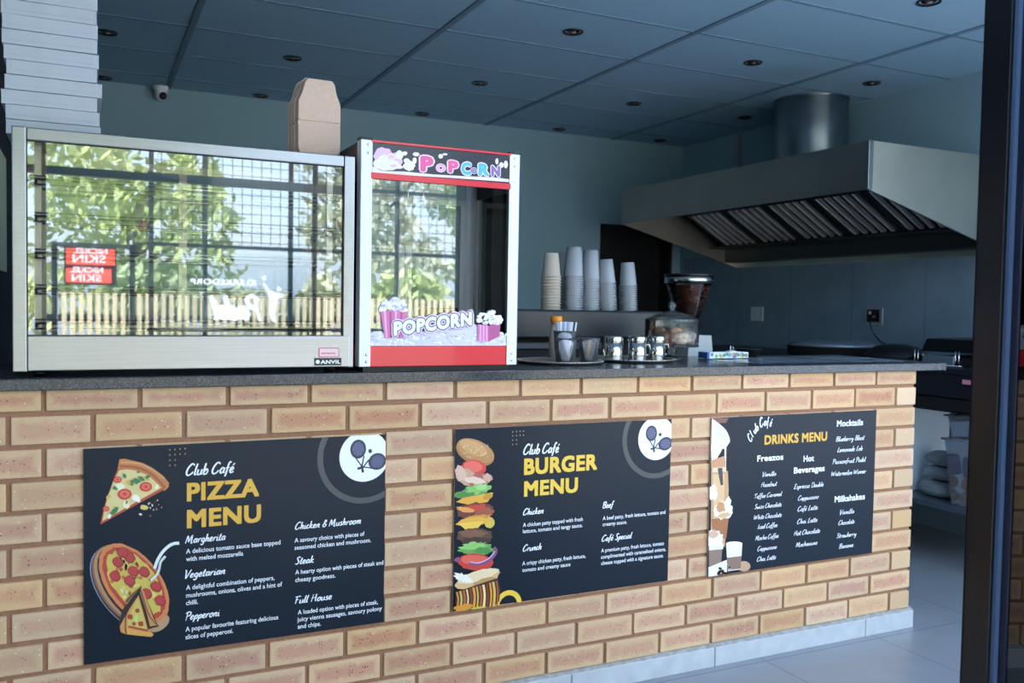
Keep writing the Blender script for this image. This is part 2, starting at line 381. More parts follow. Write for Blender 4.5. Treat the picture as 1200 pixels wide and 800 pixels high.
# brush-script glyphs: strokes on a grid, capital height 1, small letters about 0.5 high; advance width first
G = {
'C': (.62, [[(.55,.82),(.48,.98),(.3,.95),(.1,.6),(.06,.2),(.2,.0),(.42,.1),(.55,.3)]]),
'B': (.62, [[(.14,.0),(.16,.5),(.2,.98)],[(.05,.85),(.3,1.),(.52,.9),(.45,.62),(.2,.52),(.48,.45),(.5,.15),(.3,.0),(.1,.06)]]),
'D': (.68, [[(.16,.0),(.2,.95)],[(.04,.85),(.35,1.),(.6,.75),(.58,.3),(.35,.02),(.1,.04)]]),
'E': (.55, [[(.5,.9),(.3,1.),(.14,.8),(.3,.56),(.1,.3),(.1,.08),(.3,.0),(.5,.15)]]),
'F': (.55, [[(.18,-.02),(.22,.5),(.2,.92)],[(.02,.88),(.3,.96),(.58,.95)],[(.08,.5),(.42,.54)]]),
'H': (.70, [[(.12,.0),(.18,1.)],[(.52,1.),(.5,.5),(.56,.0)],[(.05,.48),(.6,.56)]]),
'I': (.36, [[(.2,.98),(.16,.5),(.12,.0)]]),
'L': (.52, [[(.3,1.),(.2,.6),(.14,.05),(.1,.02),(.46,.06)]]),
'M': (.86, [[(.06,.0),(.18,.95),(.34,.25),(.4,.25),(.62,.98),(.66,.0),(.78,.08)]]),
'N': (.70, [[(.08,.0),(.18,.95),(.46,.05),(.58,1.)]]),
'P': (.58, [[(.16,-.08),(.2,.9)],[(.02,.8),(.25,1.),(.54,.86),(.46,.55),(.16,.45)]]),
'S': (.52, [[(.5,.85),(.36,1.),(.18,.82),(.28,.56),(.4,.3),(.24,.0),(.04,.14)]]),
'T': (.60, [[(.28,.0),(.3,.5),(.34,.92)],[(.02,.86),(.3,.95),(.62,.94)]]),
'V': (.62, [[(.04,.95),(.14,.9),(.24,.02),(.3,.04),(.6,1.)]]),
'W': (.90, [[(.04,.95),(.14,.05),(.4,.75),(.5,.05),(.84,1.)]]),
'&': (.56, [[(.5,.1),(.2,.66),(.3,.95),(.42,.78),(.1,.3),(.2,.02),(.4,.1),(.5,.4)]]),
'a': (.46, [[(.36,.46),(.2,.5),(.06,.25),(.14,.02),(.3,.15),(.37,.48),(.34,.1),(.46,.06)]]),
'b': (.44, [[(.12,1.),(.08,.3),(.12,.03),(.3,.05),(.38,.3),(.28,.48),(.1,.25)]]),
'c': (.38, [[(.32,.42),(.22,.5),(.06,.25),(.14,.02),(.36,.14)]]),
'd': (.46, [[(.34,.44),(.18,.5),(.06,.22),(.14,.02),(.3,.15),(.4,1.),(.34,.1),(.44,.05)]]),
'e': (.38, [[(.08,.22),(.26,.3),(.28,.46),(.16,.5),(.05,.22),(.14,.01),(.36,.12)]]),
'é': (.38, [[(.08,.22),(.26,.3),(.28,.46),(.16,.5),(.05,.22),(.14,.01),(.36,.12)],[(.2,.66),(.32,.86)]]),
'f': (.34, [[(.36,.92),(.26,1.),(.16,.7),(.12,.0),(.06,-.3)],[(.02,.46),(.32,.5)]]),
'g': (.44, [[(.34,.44),(.18,.5),(.06,.24),(.16,.04),(.32,.2),(.34,.48),(.3,-.2),(.12,-.34),(.04,-.2)]]),
'h': (.46, [[(.12,1.),(.1,.4),(.07,.0)],[(.09,.2),(.24,.5),(.34,.4),(.3,.08),(.44,.06)]]),
'i': (.24, [[(.1,.48),(.08,.1),(.14,.01),(.24,.08)],[(.13,.68),(.14,.72)]]),
'k': (.44, [[(.12,1.),(.1,.4),(.07,.0)],[(.36,.5),(.12,.24),(.28,.1),(.42,.0)]]),
'l': (.24, [[(.16,1.),(.09,.3),(.1,.03),(.22,.06)]]),
'm': (.66, [[(.07,.48),(.07,.0)],[(.08,.2),(.22,.5),(.3,.4),(.28,.0)],[(.3,.2),(.44,.5),(.54,.4),(.5,.06),(.64,.06)]]),
'n': (.46, [[(.07,.48),(.07,.0)],[(.08,.2),(.24,.5),(.34,.4),(.3,.07),(.44,.06)]]),
'o': (.42, [[(.24,.5),(.08,.35),(.08,.08),(.22,.0),(.34,.2),(.32,.42),(.2,.5),(.4,.44)]]),
'p': (.44, [[(.1,.48),(.08,.0),(.03,-.34)],[(.09,.2),(.24,.5),(.37,.36),(.28,.06),(.1,.06)]]),
'r': (.36, [[(.08,.48),(.07,.0)],[(.08,.2),(.2,.46),(.34,.46)]]),
's': (.36, [[(.3,.44),(.18,.5),(.12,.34),(.28,.18),(.18,.0),(.03,.08)]]),
't': (.30, [[(.18,.85),(.1,.2),(.14,.01),(.28,.08)],[(.0,.52),(.3,.56)]]),
'u': (.46, [[(.08,.48),(.07,.1),(.18,.0),(.32,.15),(.36,.48),(.34,.08),(.46,.06)]]),
'w': (.60, [[(.06,.48),(.08,.05),(.2,.05),(.28,.42),(.32,.05),(.44,.1),(.54,.5)]]),
'y': (.44, [[(.08,.48),(.08,.15),(.2,.1),(.34,.48),(.3,-.2),(.12,-.34),(.03,-.22)]]),
'z': (.40, [[(.06,.46),(.34,.46),(.06,.03),(.36,.04)]]),
' ': (.26, []),
}
def smooth(pts, n=4):
    if len(pts) < 3: return pts
    out = []
    q = [pts[0]]+list(pts)+[pts[-1]]
    for i in range(1, len(q)-2):
        p0, p1, p2, p3 = q[i-1:i+3]
        for k in range(n):
            t = k/n
            out.append(tuple(0.5*(2*p1[j]+(p2[j]-p0[j])*t+(2*p0[j]-5*p1[j]+4*p2[j]-p3[j])*t*t+(-p0[j]+3*p1[j]-3*p2[j]+p3[j])*t**3) for j in (0, 1)))
    out.append(tuple(pts[-1]))
    return out
def script_geo(s, wt=0.055, slant=0.22):
    k = ('~'+s, wt)
    if k in _txt: return _txt[k]
    V, F = [], []; x = 0.0
    for ch in s:
        adv, strokes = G[ch]
        for st in strokes:
            pts = [(x+a+slant*b*0.9, b) for a, b in smooth(st)]
            L = []; R = []
            for i, p in enumerate(pts):
                a = pts[max(i-1, 0)]; b = pts[min(i+1, len(pts)-1)]
                dx, dy = b[0]-a[0], b[1]-a[1]; l = math.hypot(dx, dy) or 1
                e = min(i, len(pts)-1-i); ww = wt*(0.75 if e == 0 else 1.0)*(1.12 if dy < 0 else 0.9)
                L.append((p[0]-dy/l*ww, p[1]+dx/l*ww)); R.append((p[0]+dy/l*ww, p[1]-dx/l*ww))
            n0 = len(V); n = len(pts); V += [(a, b, 0.8*i+0.37*len(F) % 9) for i, (a, b) in enumerate(L)]+[(a, b, 0.8*i+0.37*len(F) % 9) for i, (a, b) in enumerate(R)]
            for i in range(n-1): F.append((n0+i, n0+n+i, n0+n+i+1, n0+i+1))
        x += adv
    x0 = min(v[0] for v in V); x1 = max(v[0] for v in V)
    _txt[k] = ([((a-x0)/(x1-x0), b, d) for a, b, d in V], F)
    return _txt[k]
def put(mb, geo, org, ux, uz, nrm=(0, -1, 0)):
    """lay lettering: org + x*ux + y*uz"""
    org = Vector(org); ux = Vector(ux); uz = Vector(uz); v, f = geo
    N = Vector(nrm)
    vs_ = [mb.b.verts.new(org+x*ux+y*uz+N*(d*8e-6)) for x, y, d in v]
    for q in f:
        try:
            fc = mb.b.faces.new([vs_[i] for i in q]); fc.material_index = mb.mi; fc.normal_update()
            if fc.normal.dot(N) < 0: fc.normal_flip()
        except ValueError: pass
def text_px(mb, geo, xl, yl, xr, h, y=0.0, x_end=None):
    """geo set between two measured points of one baseline on the plane Y=y; h is the capital height in measured points"""
    a = P(xl, yl, y); b = P(xr, yl, y); t = P(xl, yl-h*0.88, y)
    put(mb, geo, a, Vector((b.x-a.x, 0, 0)), Vector((0, 0, t.z-a.z)))

# ================================================================== SETTING
RWX, BWY, CZ = 4.93, 3.93, 2.80
mb = MB(); mb.box(-1.6, 5.1, -1.2, 4.1, -0.12, 0.0); floor_ = struct(mb, 'floor', FLOORTILE)
# ceiling: suspended panels with narrow cover strips
mb = MB(); mb.box(-1.6, 5.1, -1.1, 4.1, CZ, CZ+0.16)
ceil = struct(mb, 'ceiling', CEILTILE)
mb = MB()
for x in (-0.58, 0.61, 1.80, 2.99, 4.18): mb.box(x-0.016, x+0.016, -1.1, BWY, CZ-0.006, CZ+0.001)
for y in (-0.59, 0.0, 0.6, 1.2, 1.8, 2.4, 3.0, 3.6): mb.box(-1.5, RWX, y-0.009, y+0.009, CZ-0.004, CZ+0.001)
mb.build('ceiling_strip', CEILBAR, ceil, kind='structure')
# back wall with a dark doorway next to the right-hand corner
DX0, DX1, DZ = 4.085, 4.83, 2.07
mb = MB()
mb.box(-1.6, DX0, BWY, BWY+0.14, 0, CZ); mb.box(DX1, RWX+0.14, BWY, BWY+0.14, 0, CZ); mb.box(DX0, DX1, BWY, BWY+0.14, DZ, CZ)
struct(mb, 'wall_back', WALLPAINT)
mb = MB(); mb.box(DX0-0.02, DX1+0.02, BWY+0.141, BWY+0.19, 0, DZ+0.02); mb.box(DX0+0.06, DX1-0.06, BWY+0.125, BWY+0.141, 0.1, DZ-0.1, 0.005)
d1 = struct(mb, 'door_1', MATTBLACK)
mb = MB(); mb.box(DX0, DX0+0.03, BWY-0.012, BWY+0.14, 0, DZ); mb.box(DX1-0.03, DX1, BWY-0.012, BWY+0.14, 0, DZ); mb.box(DX0, DX1, BWY-0.012, BWY+0.14, DZ-0.03, DZ)
struct(mb, 'door_frame', MATTBLACK, d1)
mb = MB(); mb.box(RWX, RWX+0.16, -1.2, BWY+0.14, 0, CZ)
wr = struct(mb, 'wall_right', WALLPAINT)
mb = MB(); mb.box(RWX-0.012, RWX+0.001, -0.4, 3.86, 0, 1.80); struct(mb, 'tile_cladding', WALLTILE, wr)
mb = MB(); mb.box(-0.34, -0.20, 0.70, BWY, 0, CZ); struct(mb, 'wall_left', CHARCOAL)
mb = MB(); mb.box(-1.75, -1.6, -1.2, 4.1, 0, CZ); struct(mb, 'wall_left_outer', WALLPAINT)

# recessed downlights
def downlight(x, y, lab, first=[None]):
    g = 'recessed downlights in the ceiling'
    if first[0] is None:
        t = thing('recessed_downlight', lab, 'ceiling light', (x, y, CZ), g)
        mb = MB(); mb.lathe([(0.036, 0.004), (0.045, -0.004), (0.052, -0.008), (0.056, -0.005), (0.056, 0.002)], (x, y, CZ), 28); mb.build('trim_ring', pm('bronze_ring', (0.20, 0.18, 0.18), 0.35, 0.6), t)
        mb = MB(); mb.lathe([(0.0, -0.001), (0.03, -0.001), (0.037, 0.003)], (x, y, CZ-0.002), 24); mb.build('lamp', pm('lamp_face', (0.16, 0.16, 0.17), 0.15, 0.3), t)
        mb = MB(); mb.lathe([(0.0, -0.006), (0.011, -0.005), (0.014, 0.0)], (x+0.004, y, CZ-0.003), 16); mb.build('bulb', pm('bulb_glass', (0.55, 0.5, 0.48), 0.1), t)
        first[0] = t
    else: dup(first[0], (x, y, CZ), lab, g)
for x, y, l in [
    (1.212, 2.74, 'dark recessed ceiling downlight above and left of the kraft takeaway boxes'),
    (1.212, 3.82, 'small dark recessed downlight near the back wall, right of the security camera'),
    (0.208, 2.73, 'dark recessed downlight beside the top of the pizza box stack'),
    (0.208, 3.83, 'dark recessed downlight half hidden by the pizza boxes, left of the security camera'),
    (2.42, 1.50, 'large dark recessed downlight in the ceiling panel nearest above the popcorn machine'),
    (2.42, 2.73, 'dark recessed downlight above the popcorn machine, second row from the back wall'),
    (2.41, 3.80, 'small dark recessed downlight by the back wall just above the popcorn machine'),
    (3.605, 2.72, 'dark recessed downlight in the middle of the ceiling left of the extractor duct'),
    (3.59, 3.79, 'small dark recessed downlight by the back wall, third from the security camera'),
    (4.57, 3.77, 'small dark recessed downlight in the far right corner of the ceiling'),
    (3.63, 1.50, 'dark recessed downlight in the panel to the left of and nearer than the duct'),
    (4.58, 2.69, 'dark recessed downlight just left of the top of the round extractor duct'),
    (4.59, 1.50, 'dark recessed downlight to the right of the extractor duct'),
    (3.65, 0.31, 'dark recessed downlight at the very top of the view near the glass door')]:
    downlight(x, y, l)

# ================================================================== BRICK COUNTER
BL, CH, Z0 = 0.2344, 0.0873, 0.08
XE = 14*BL; XS = -3.35*BL; ZT = 1.103
ctr = thing('bar_counter', 'long buff face brick bar counter carrying the three menu boards', 'counter', (1.3, 0.05, 0))
mb = MB(); mb.box(XS, XE-0.006, 0.007, 0.104, 0.0, ZT); mb.build('mortar_core', MORTAR, ctr)
def brickwork():
    b = bmesh.new(); uvl = b.loops.layers.uv.new('UVMap'); col = b.loops.layers.float_color.new('tint')
    rng = random.Random(3)
    for r in range(0, 13):
        zb = Z0+(11-r)*CH+0.0068; zt = zb+CH-0.0136
        if r == 12: zb, zt = 0.0, Z0-0.004
        zt = min(zt, ZT)
        js = []
        off = 0.0 if r % 2 == 0 else 0.5
        k = -3
        while (k+off)*BL < XE+0.001: js.append((k+off)*BL); k += 1
        if r % 2: js = [(-0.35*BL if abs(j+0.5*BL) < 1e-6 else j) for j in js]; js.append(XE)
        for a, c in zip(js, js[1:]):
            x0 = a+0.0062+rng.uniform(-0.001, 0.001); x1 = c-(0.0062 if c < XE-0.01 else 0.0)+rng.uniform(-0.001, 0.001)
            dz = rng.uniform(-0.0012, 0.0012); dy = rng.uniform(-0.0015, 0.0015)
            g = bmesh.ops.create_cube(b, size=1.0); vs_ = g['verts']
            bmesh.ops.scale(b, vec=(x1-x0, 0.11, zt-zb), verts=vs_); bmesh.ops.translate(b, vec=((x0+x1)/2, 0.055+dy, (zt+zb)/2+dz), verts=vs_)
            es = list({e for v in vs_ for e in v.link_edges})
            bv = bmesh.ops.bevel(b, geom=es, offset=0.0035, segments=2, profile=0.6, affect='EDGES')
            fs = set(bv['faces']) | {f for v in vs_ if v.is_valid for f in v.link_faces}
            fs = {f for v in bv['verts'] for f in v.link_faces} | fs
            half = (c-a) < 0.8*BL and c > XE-0.01
            t0 = rng.random(); t1 = 0.05 if half else min(1.0, rng.uniform(0.45, 1.15)); t2 = rng.random()
            hgt = (Z0+CH-0.01) - Z0
            for f in fs:
                for lp in f.loops:
                    q = lp.vert.co
                    lp[col] = (t0, t1, t2, 1)
                    # distance of this corner from the brick's edges, 0 at rim; interpolation is done over an inset grid below
                    lp[uvl].uv = (0, 0)
            # front face: replace by a grid so the edge distance interpolates properly
            ff = [f for f in fs if f.is_valid and f.normal.y < -0.9]
            b.normal_update()
            ff = [f for f in fs if f.is_valid and f.normal.y < -0.95 and f.calc_area() > 0.001]
            for f in ff:
                vv = [v.co.copy() for v in f.verts]; xs_ = [v.x for v in vv]; zs_ = [v.z for v in vv]; yy = vv[0].y
                bmesh.ops.delete(b, geom=[f], context='FACES_ONLY')
                ax0, ax1, az0, az1 = min(xs_), max(xs_), min(zs_), max(zs_)
                ins = min(0.03, (az1-az0)*0.49, (ax1-ax0)*0.49)
                gx = [ax0, ax0+ins, ax1-ins, ax1]; gz = [az0, az0+ins, az1-ins, az1]
                gv = [[b.verts.new((x, yy, z)) for x in gx] for z in gz]
                for i in range(3):
                    for j in range(3):
                        nf = b.faces.new((gv[i][j], gv[i][j+1], gv[i+1][j+1], gv[i+1][j]))
                        for lp in nf.loops:
                            q = lp.vert.co
                            lp[uvl].uv = (min(q.x-ax0, ax1-q.x)*10, min(q.z-az0, az1-q.z)*10); lp[col] = (t0, t1, t2, 1)
    me = bpy.data.meshes.new('brick_face'); bmesh.ops.translate(b, vec=-ctr.location, verts=b.verts)
    bmesh.ops.recalc_face_normals(b, faces=b.faces)
    b.to_mesh(me); b.free(); me.materials.append(BRICK)
    o = bpy.data.objects.new('brick_face', me); COL.objects.link(o); o.parent = ctr
brickwork()
# skirting tiles along the foot
sk = MB()
xs_ = [-0.78, -0.2, 0.4, 1.0, 1.62, 2.24, 3.02, 3.302]
for a, c in zip(xs_, xs_[1:]): sk.box(a+0.0015, c-0.0015, -0.011, -0.0005, 0.0, 0.074, 0.002)
sk.box(3.291, 3.302, -0.0005, 0.105, 0, 0.074, 0.002)
sk.build('skirting_tile', SKIRTTILE, ctr)
mb = MB()
mb.prism([(-0.78, -0.009, 0.074), (-0.78, 0.006, 0.074), (-0.78, 0.006, 0.086), (-0.78, -0.003, 0.08)], (3.30+0.78, 0, 0))
mb.build('skirting_mortar', pm('grey_adhesive', (0.60, 0.59, 0.57), 0.9, noise=0.25, scale=40, bump=0.6), ctr)
# granite worktop
mb = MB(); mb.box(-0.80, 3.442, -0.018, 0.62, 1.103, 1.135, 0.003)
tag(mb.build('granite_worktop', GRANITE), 'long dark speckled granite worktop lying along the top of the brick counter', 'worktop')
TOP = 1.135

# ================================================================== MENU BOARDS
def board(name, label, x0, x1, z0, z1):
    t = thing(name, label, 'menu board', ((x0+x1)/2, -0.004, z0), 'menu boards on the brick counter')
    mb = MB(); mb.mi = 0; mb.box(x0, x1, -0.0065, -0.0015, z0, z1); mb.b.faces.ensure_lookup_table()
    for f in mb.b.faces: f.material_index = 0 if f.normal.y < -0.5 else 1
    mb.build('panel', [BOARD, BOARDEDGE], t)
    return t
YB = -0.0065
def L(n): return YB-0.00012*n
class Print:
    """flat printed picture: polygons in measured points laid on the board's own plane, clipped to the board"""
    def __init__(s, rect): s.rect = rect; s.m = MB(); s.mats = []; s.n = 1
    def mat(s, m):
        if m not in s.mats: s.mats.append(m)
        s.m.mi = s.mats.index(m)
    def raw(s, pts2, m):
        s.mat(m); s.n += 1
        x0, x1, z0, z1 = s.rect
        def clip(ps, fn, ix):
            out = []
            for i in range(len(ps)):
                a, b = ps[i-1], ps[i]; fa, fb = fn(a), fn(b)
                if (fa >= 0) != (fb >= 0):
                    t = fa/(fa-fb); out.append((a[0]+t*(b[0]-a[0]), a[1]+t*(b[1]-a[1])))
                if fb >= 0: out.append(b)
            return out
        for fn in (lambda p: p[0]-x0, lambda p: x1-p[0], lambda p: p[1]-z0, lambda p: z1-p[1]):
            pts2 = clip(pts2, fn, 0)
            if len(pts2) < 3: return s
        vs_ = [s.m.b.verts.new((x, L(s.n), z)) for x, z in pts2]
        f = s.m.b.faces.new(vs_); f.material_index = s.m.mi; f.normal_update()
        if f.normal.y > 0: f.normal_flip()
        return s
    def poly(s, pts, m, sm=0):
        if sm: pts = smooth(list(pts)+[pts[0]], sm)[:-1]
        return s.raw([(P(x, y).x, P(x, y).z) for x, y in pts], m)
    def ell(s, cx, cy, a, b, m, ang=0.0, seg=26, wob=0.0, seed=1):
        rg = random.Random(seed); c, q = math.cos(math.radians(ang)), math.sin(math.radians(ang)); pts = []
        for i in range(seg):
            t = 2*PI*i/seg; k = 1+rg.uniform(-wob, wob); u, v = a*k*math.cos(t), b*k*math.sin(t)
            pts.append((cx+u*c-v*q, cy+u*q+v*c))
        return s.poly(pts, m)
    def line(s, pts, wd, m, sm=4):
        p = smooth(pts, sm) if sm else pts
        Lp, Rp = [], []
        for i, q in enumerate(p):
            a = p[max(i-1, 0)]; b = p[min(i+1, len(p)-1)]; dx, dy = b[0]-a[0], b[1]-a[1]; l = math.hypot(dx, dy) or 1
            Lp.append((q[0]-dy/l*wd/2, q[1]+dx/l*wd/2)); Rp.append((q[0]+dy/l*wd/2, q[1]-dx/l*wd/2))
        n = s.n
        for i in range(len(p)-1):
            s.n = n; s.poly([Lp[i], Lp[i+1], Rp[i+1], Rp[i]], m)
        return s
    def disc(s, cx, cz, r, m, seg=64): return s.raw([(cx+r*math.cos(2*PI*i/seg), cz+r*math.sin(2*PI*i/seg)) for i in range(seg)], m)
    def ring(s, cx, cz, r0, r1, m, seg=96):
        n = s.n
        for i in range(seg):
            a, b = 2*PI*i/seg, 2*PI*(i+1)/seg; s.n = n
            s.raw([(cx+r0*math.cos(a), cz+r0*math.sin(a)), (cx+r1*math.cos(a), cz+r1*math.sin(a)), (cx+r1*math.cos(b), cz+r1*math.sin(b)), (cx+r0*math.cos(b), cz+r0*math.sin(b))], m)
        return s
    def build(s, name, parent): return s.m.build(name, s.mats, parent)
def words(parent, name, mat, items, script=False, bold=0.012, wt=0.055, layer=2):
    for s_, xl, yl, xr, h in items:
        mb = MB(); text_px(mb, script_geo(s_, wt) if script else text_geo(s_, bold), xl, yl, xr, h, L(layer)); mb.build(name, mat, parent)
def rackets(pr, h1, h2, bl, k):
    """crossed rackets and a ball"""
    N = INK_NAVY; S = ink('#8286a6')
    for (cx, cy, a, b, ang, hx, hy, jx, jy) in (h1, h2):
        th = math.atan2(hy-cy, hx-cx)
        px_, py_ = -math.sin(th), math.cos(th)
        ex, ey = cx+math.cos(th)*b*0.8, cy+math.sin(th)*b*0.8
        for sgn in (1, -1): pr.line([(ex+sgn*px_*a*0.55, ey+sgn*py_*a*0.55), (jx, jy)], 1.5*k, N, 0)
        pr.line([(jx, jy), (hx, hy)], 2.8*k, N, 0)
        pr.ell(cx, cy, a, b, N, ang); pr.ell(cx, cy, a*0.80, b*0.82, ink('#3c3f5e'), ang); 
        for i in range(-3, 4):
            for j in range(-4, 5):
                u, v = i*a*0.21, j*b*0.17
                if (u/a)**2+(v/b)**2 < 0.5:
                    c, q = math.cos(math.radians(ang)), math.sin(math.radians(ang)); n = pr.n
                    pr.ell(cx+u*c-v*q, cy+u*q+v*c, 0.62*k, 0.62*k, S, 0, 6); pr.n = n
        pr.n += 2
    pr.ell(bl[0], bl[1], 2.1*k, 2.4*k, N)

# ---- pizza board
RP = (0.0945, 0.940, 0.352, 0.9425)
pz = board('menu_board', 'navy pizza menu board with printed pizzas fixed to the brick counter', *RP)
words(pz, 'title', INK_Y, [('PIZZA', 219, 587.5, 303.5, 24.5), ('MENU', 219, 619, 305.8, 24.5)], bold=0.036)
words(pz, 'cafe_name', INK_W, [('Club Café', 217.5, 557, 275.8, 15)], True, wt=0.062)
words(pz, 'dish_heading', INK_W, [('Margherita', 216.8, 636.7, 264.6, 10.5), ('Vegetarian', 216.8, 677.2, 264, 10.5), ('Pepperoni', 217.2, 726.5, 257.8, 10.5),
    ('Chicken & Mushroom', 345.6, 620.3, 423, 9.5), ('Steak', 345.6, 661.2, 368, 9.5), ('Full House', 345.6, 707.2, 389, 9.5)], True, wt=0.06)
words(pz, 'description', INK_W, [('A delicious tomato sauce base topped', 218, 648.6, 328.5, 6.2), ('with melted mozzarella', 218, 657.6, 285, 6.2),
    ('A delightful combination of peppers,', 218, 691.2, 321.6, 6.2), ('mushrooms, onions, olives and a hint of', 218, 700.2, 330.5, 6.2), ('chilli.', 218, 709, 232, 6.2),
    ('A popular favourite featuring delicious', 217.4, 739.9, 326, 6.2), ('slices of pepperoni.', 217.4, 749.0, 273, 6.2),
    ('A savoury choice with pieces of', 345.2, 635.6, 427, 5.9), ('seasoned chicken and mushroom.', 345.2, 644.2, 434.6, 5.9),
    ('A hearty option with pieces of steak and', 346, 673, 449, 5.9), ('cheezy goodness.', 346, 682, 393, 5.9),
    ('A loaded option with pieces of steak,', 349, 720, 442.6, 5.9), ('juicy vienna sausages, savoury polony', 348.4, 728.4, 447.4, 5.9), ('and chips.', 349, 736.6, 376, 5.9)])
pr = Print(RP)
for x, y in [(198.75, 526.4), (204.8, 526), (210.8, 525.5), (216.8, 525), (198.75, 532.4), (204.8, 532), (210.8, 531.6), (216.8, 531.2), (198.9, 538.7), (205, 538.4), (198.9, 544.8), (205, 544.4)]:
    pr.ell(x, y, 0.8, 0.9, INK_DOT, 0, 10); pr.n = 1
pr.build('dot_pattern', pz)
c = P(426.5, 534)
pr = Print(RP); pr.ring(c.x, c.z, 0.1285, 0.146, INK_RING); pr.disc(c.x, c.z, 0.0785, ink('#f2f5fc'))
rackets(pr, (419, 525.6, 9.2, 11.2, 8, 424.6, 553, 423.4, 546), (441.2, 540, 9.5, 10.6, 55, 418, 548.6, 425, 546.4), (432.9, 527.8), 1.0)
pr.build('club_logo', pz)
CR, CB, CHS, TOM, TOM2, LEAF, SAU = ink('#c07a46'), ink('#a8552c'), ink('#dcc98a'), ink('#c8322c'), ink('#e46a55'), ink('#3f7a48'), ink('#b5482f')
pr = Print(RP); o = lambda q: [(95+x/6.667, 520+y/6.667) for x, y in q]
pr.poly(o([(300,115),(340,112),(480,145),(560,185),(640,245),(685,300),(685,330),(655,360),(630,362),(150,625),(175,500),(200,420),(255,270),(285,190)]), SAU)
pr.poly(o([(298,200),(400,190),(520,235),(625,340),(420,455),(165,600),(185,500),(205,420),(255,280)]), CHS, 0)
pr.poly(o([(300,118),(340,112),(480,145),(560,185),(640,245),(685,300),(680,335),(655,360),(615,330),(540,250),(430,205),(330,190),(288,195)]), CR)
pr.line(o([(300,170),(430,180),(540,225),(630,310),(655,345)]), 3.0, CB)
pr.line(o([(310,140),(450,150),(560,200),(650,270)]), 2.0, ink('#d8955c'))
for i, (x, y, r_) in enumerate([(300,330,38),(380,300,34),(430,420,36),(350,470,34),(520,260,26),(220,560,18),(590,330,20),(215,410,24)]): pr.ell(95+x/6.667, 520+y/6.667, r_/6.667, r_*0.7/6.667, ink(['#efe6bf', '#d6b257', '#f3efe0'][i % 3]), 20*i, 14, 0.15, i)
for x, y, r_ in ((285, 275, 33), (340, 387, 54), (505, 330, 48), (195, 500, 27)):
    X, Y = 95+x/6.667, 520+y/6.667; k = r_/6.667
    pr.ell(X, Y, k, k*0.78, TOM); pr.ell(X, Y-0.2, k*0.74, k*0.55, TOM2); pr.ell(X, Y-0.2, k*0.28, k*0.2, TOM)
for i, (x, y, r_) in enumerate([(430,285,38),(470,265,26),(400,295,24),(265,510,32),(250,535,22),(265,340,22),(340,243,20),(355,450,14),(520,250,20),(445,215,14)]): pr.ell(95+x/6.667, 520+y/6.667, r_/6.667, r_*0.6/6.667, LEAF, 40*i, 12, 0.35, i+9)
pr.build('pizza_slice_picture', pz)
pr = Print(RP)
for i, (x, y, r_) in enumerate([(490,492,30),(540,495,9),(555,475,9),(588,505,12),(595,435,8),(530,462,11),(465,545,13),(540,558,9),(628,492,6),(605,470,5),(565,510,6),(575,450,5)]): pr.ell(95+x/6.667, 520+y/6.667, r_/6.667, r_*0.7/6.667, ink(['#d8c86a', '#c9b0a0', '#e0d6c8', '#a05a58'][i % 4]), 30*i, 9, 0.3, i); pr.n = 1
pr.build('crumb_pattern', pz)
pr = Print(RP); S_ = 1/6.15; o = lambda q: [(95+x*S_, 625+y*S_) for x, y in q]
def el(x, y, a, b, m, ang=52, seg=40, wob=0., seed=1): pr.ell(95+x*S_, 625+y*S_, a*S_, b*S_, m, ang, seg, wob, seed)
BRN = ink('#2e1c18')
el(330, 395, 350, 200, ink('#7d8aa0')); el(340, 390, 347, 205, ink('#3a2725')); el(345, 375, 345, 205, ink('#8a5c42')); el(352, 370, 338, 198, ink('#b08463')); el(375, 365, 338, 196, BRN)
el(560, 640, 85, 50, ink('#b98f6c'), -35); 
el(380, 352, 330, 190, ink('#cf7f47'), 52, 60, 0.012, 3); el(382, 350, 300, 168, ink('#b4402c'), 52, 50, 0.02, 5); el(388, 350, 272, 148, ink('#cdb552'), 52, 50, 0.05, 4)
for i in range(46):
    rg = random.Random(i); a = rg.uniform(0, 6.28); q = math.sqrt(rg.random())*0.9; c_, s_ = math.cos(math.radians(52)), math.sin(math.radians(52))
    u, v = 255*q*math.cos(a), 135*q*math.sin(a); el(385+u*c_-v*s_, 350+u*s_+v*c_, rg.uniform(12, 30), rg.uniform(8, 16), ink(['#dfc86a', '#c86a3a', '#b89a3e', '#d9d08a', '#b5482f'][i % 5]), rg.uniform(0, 180), 10, 0.25, i); pr.n -= 1
pr.n += 2
for x, y in ((265,200),(245,300),(375,265),(350,335),(455,270),(350,165),(540,375),(570,475),(470,425),(300,130)): el(x, y, 44, 36, ink('#8e2c2a'), 40, 16, 0.06); el(x-3, y-4, 37, 30, ink('#b8393a'), 40, 16, 0.08)
pr.poly(o([(432,366),(300,540),(270,640),(330,720),(560,660),(545,640)]), BRN)
pr.poly(o([(432,372),(455,420),(520,600),(548,650),(495,660),(470,560),(425,420)]), ink('#c98b50'))
pr.poly(o([(415,385),(330,490),(318,480),(360,430)]), ink('#7a4a38'))
pr.poly(o([(412,432),(330,560),(278,660),(285,700),(322,716),(505,735),(522,715),(480,680),(470,640)]), ink('#cf8f50'))
pr.poly(o([(408,450),(335,600),(335,650),(470,680),(455,610)]), ink('#c9b85a'))
pr.poly(o([(330,672),(400,690),(510,705),(518,728),(430,728),(325,712)]), ink('#d9a04e')); pr.line(o([(340,660),(400,672),(480,690)]), 2.2, ink('#a83a2a'))
for x, y, r_ in ((352,590,20),(405,545,16),(430,640,20),(380,640,14)): el(x, y, r_, r_, ink('#a8402f'), 0, 12, 0.1)
el(395, 600, 18, 26, ink('#c3d07c'), 20, 10, .2)
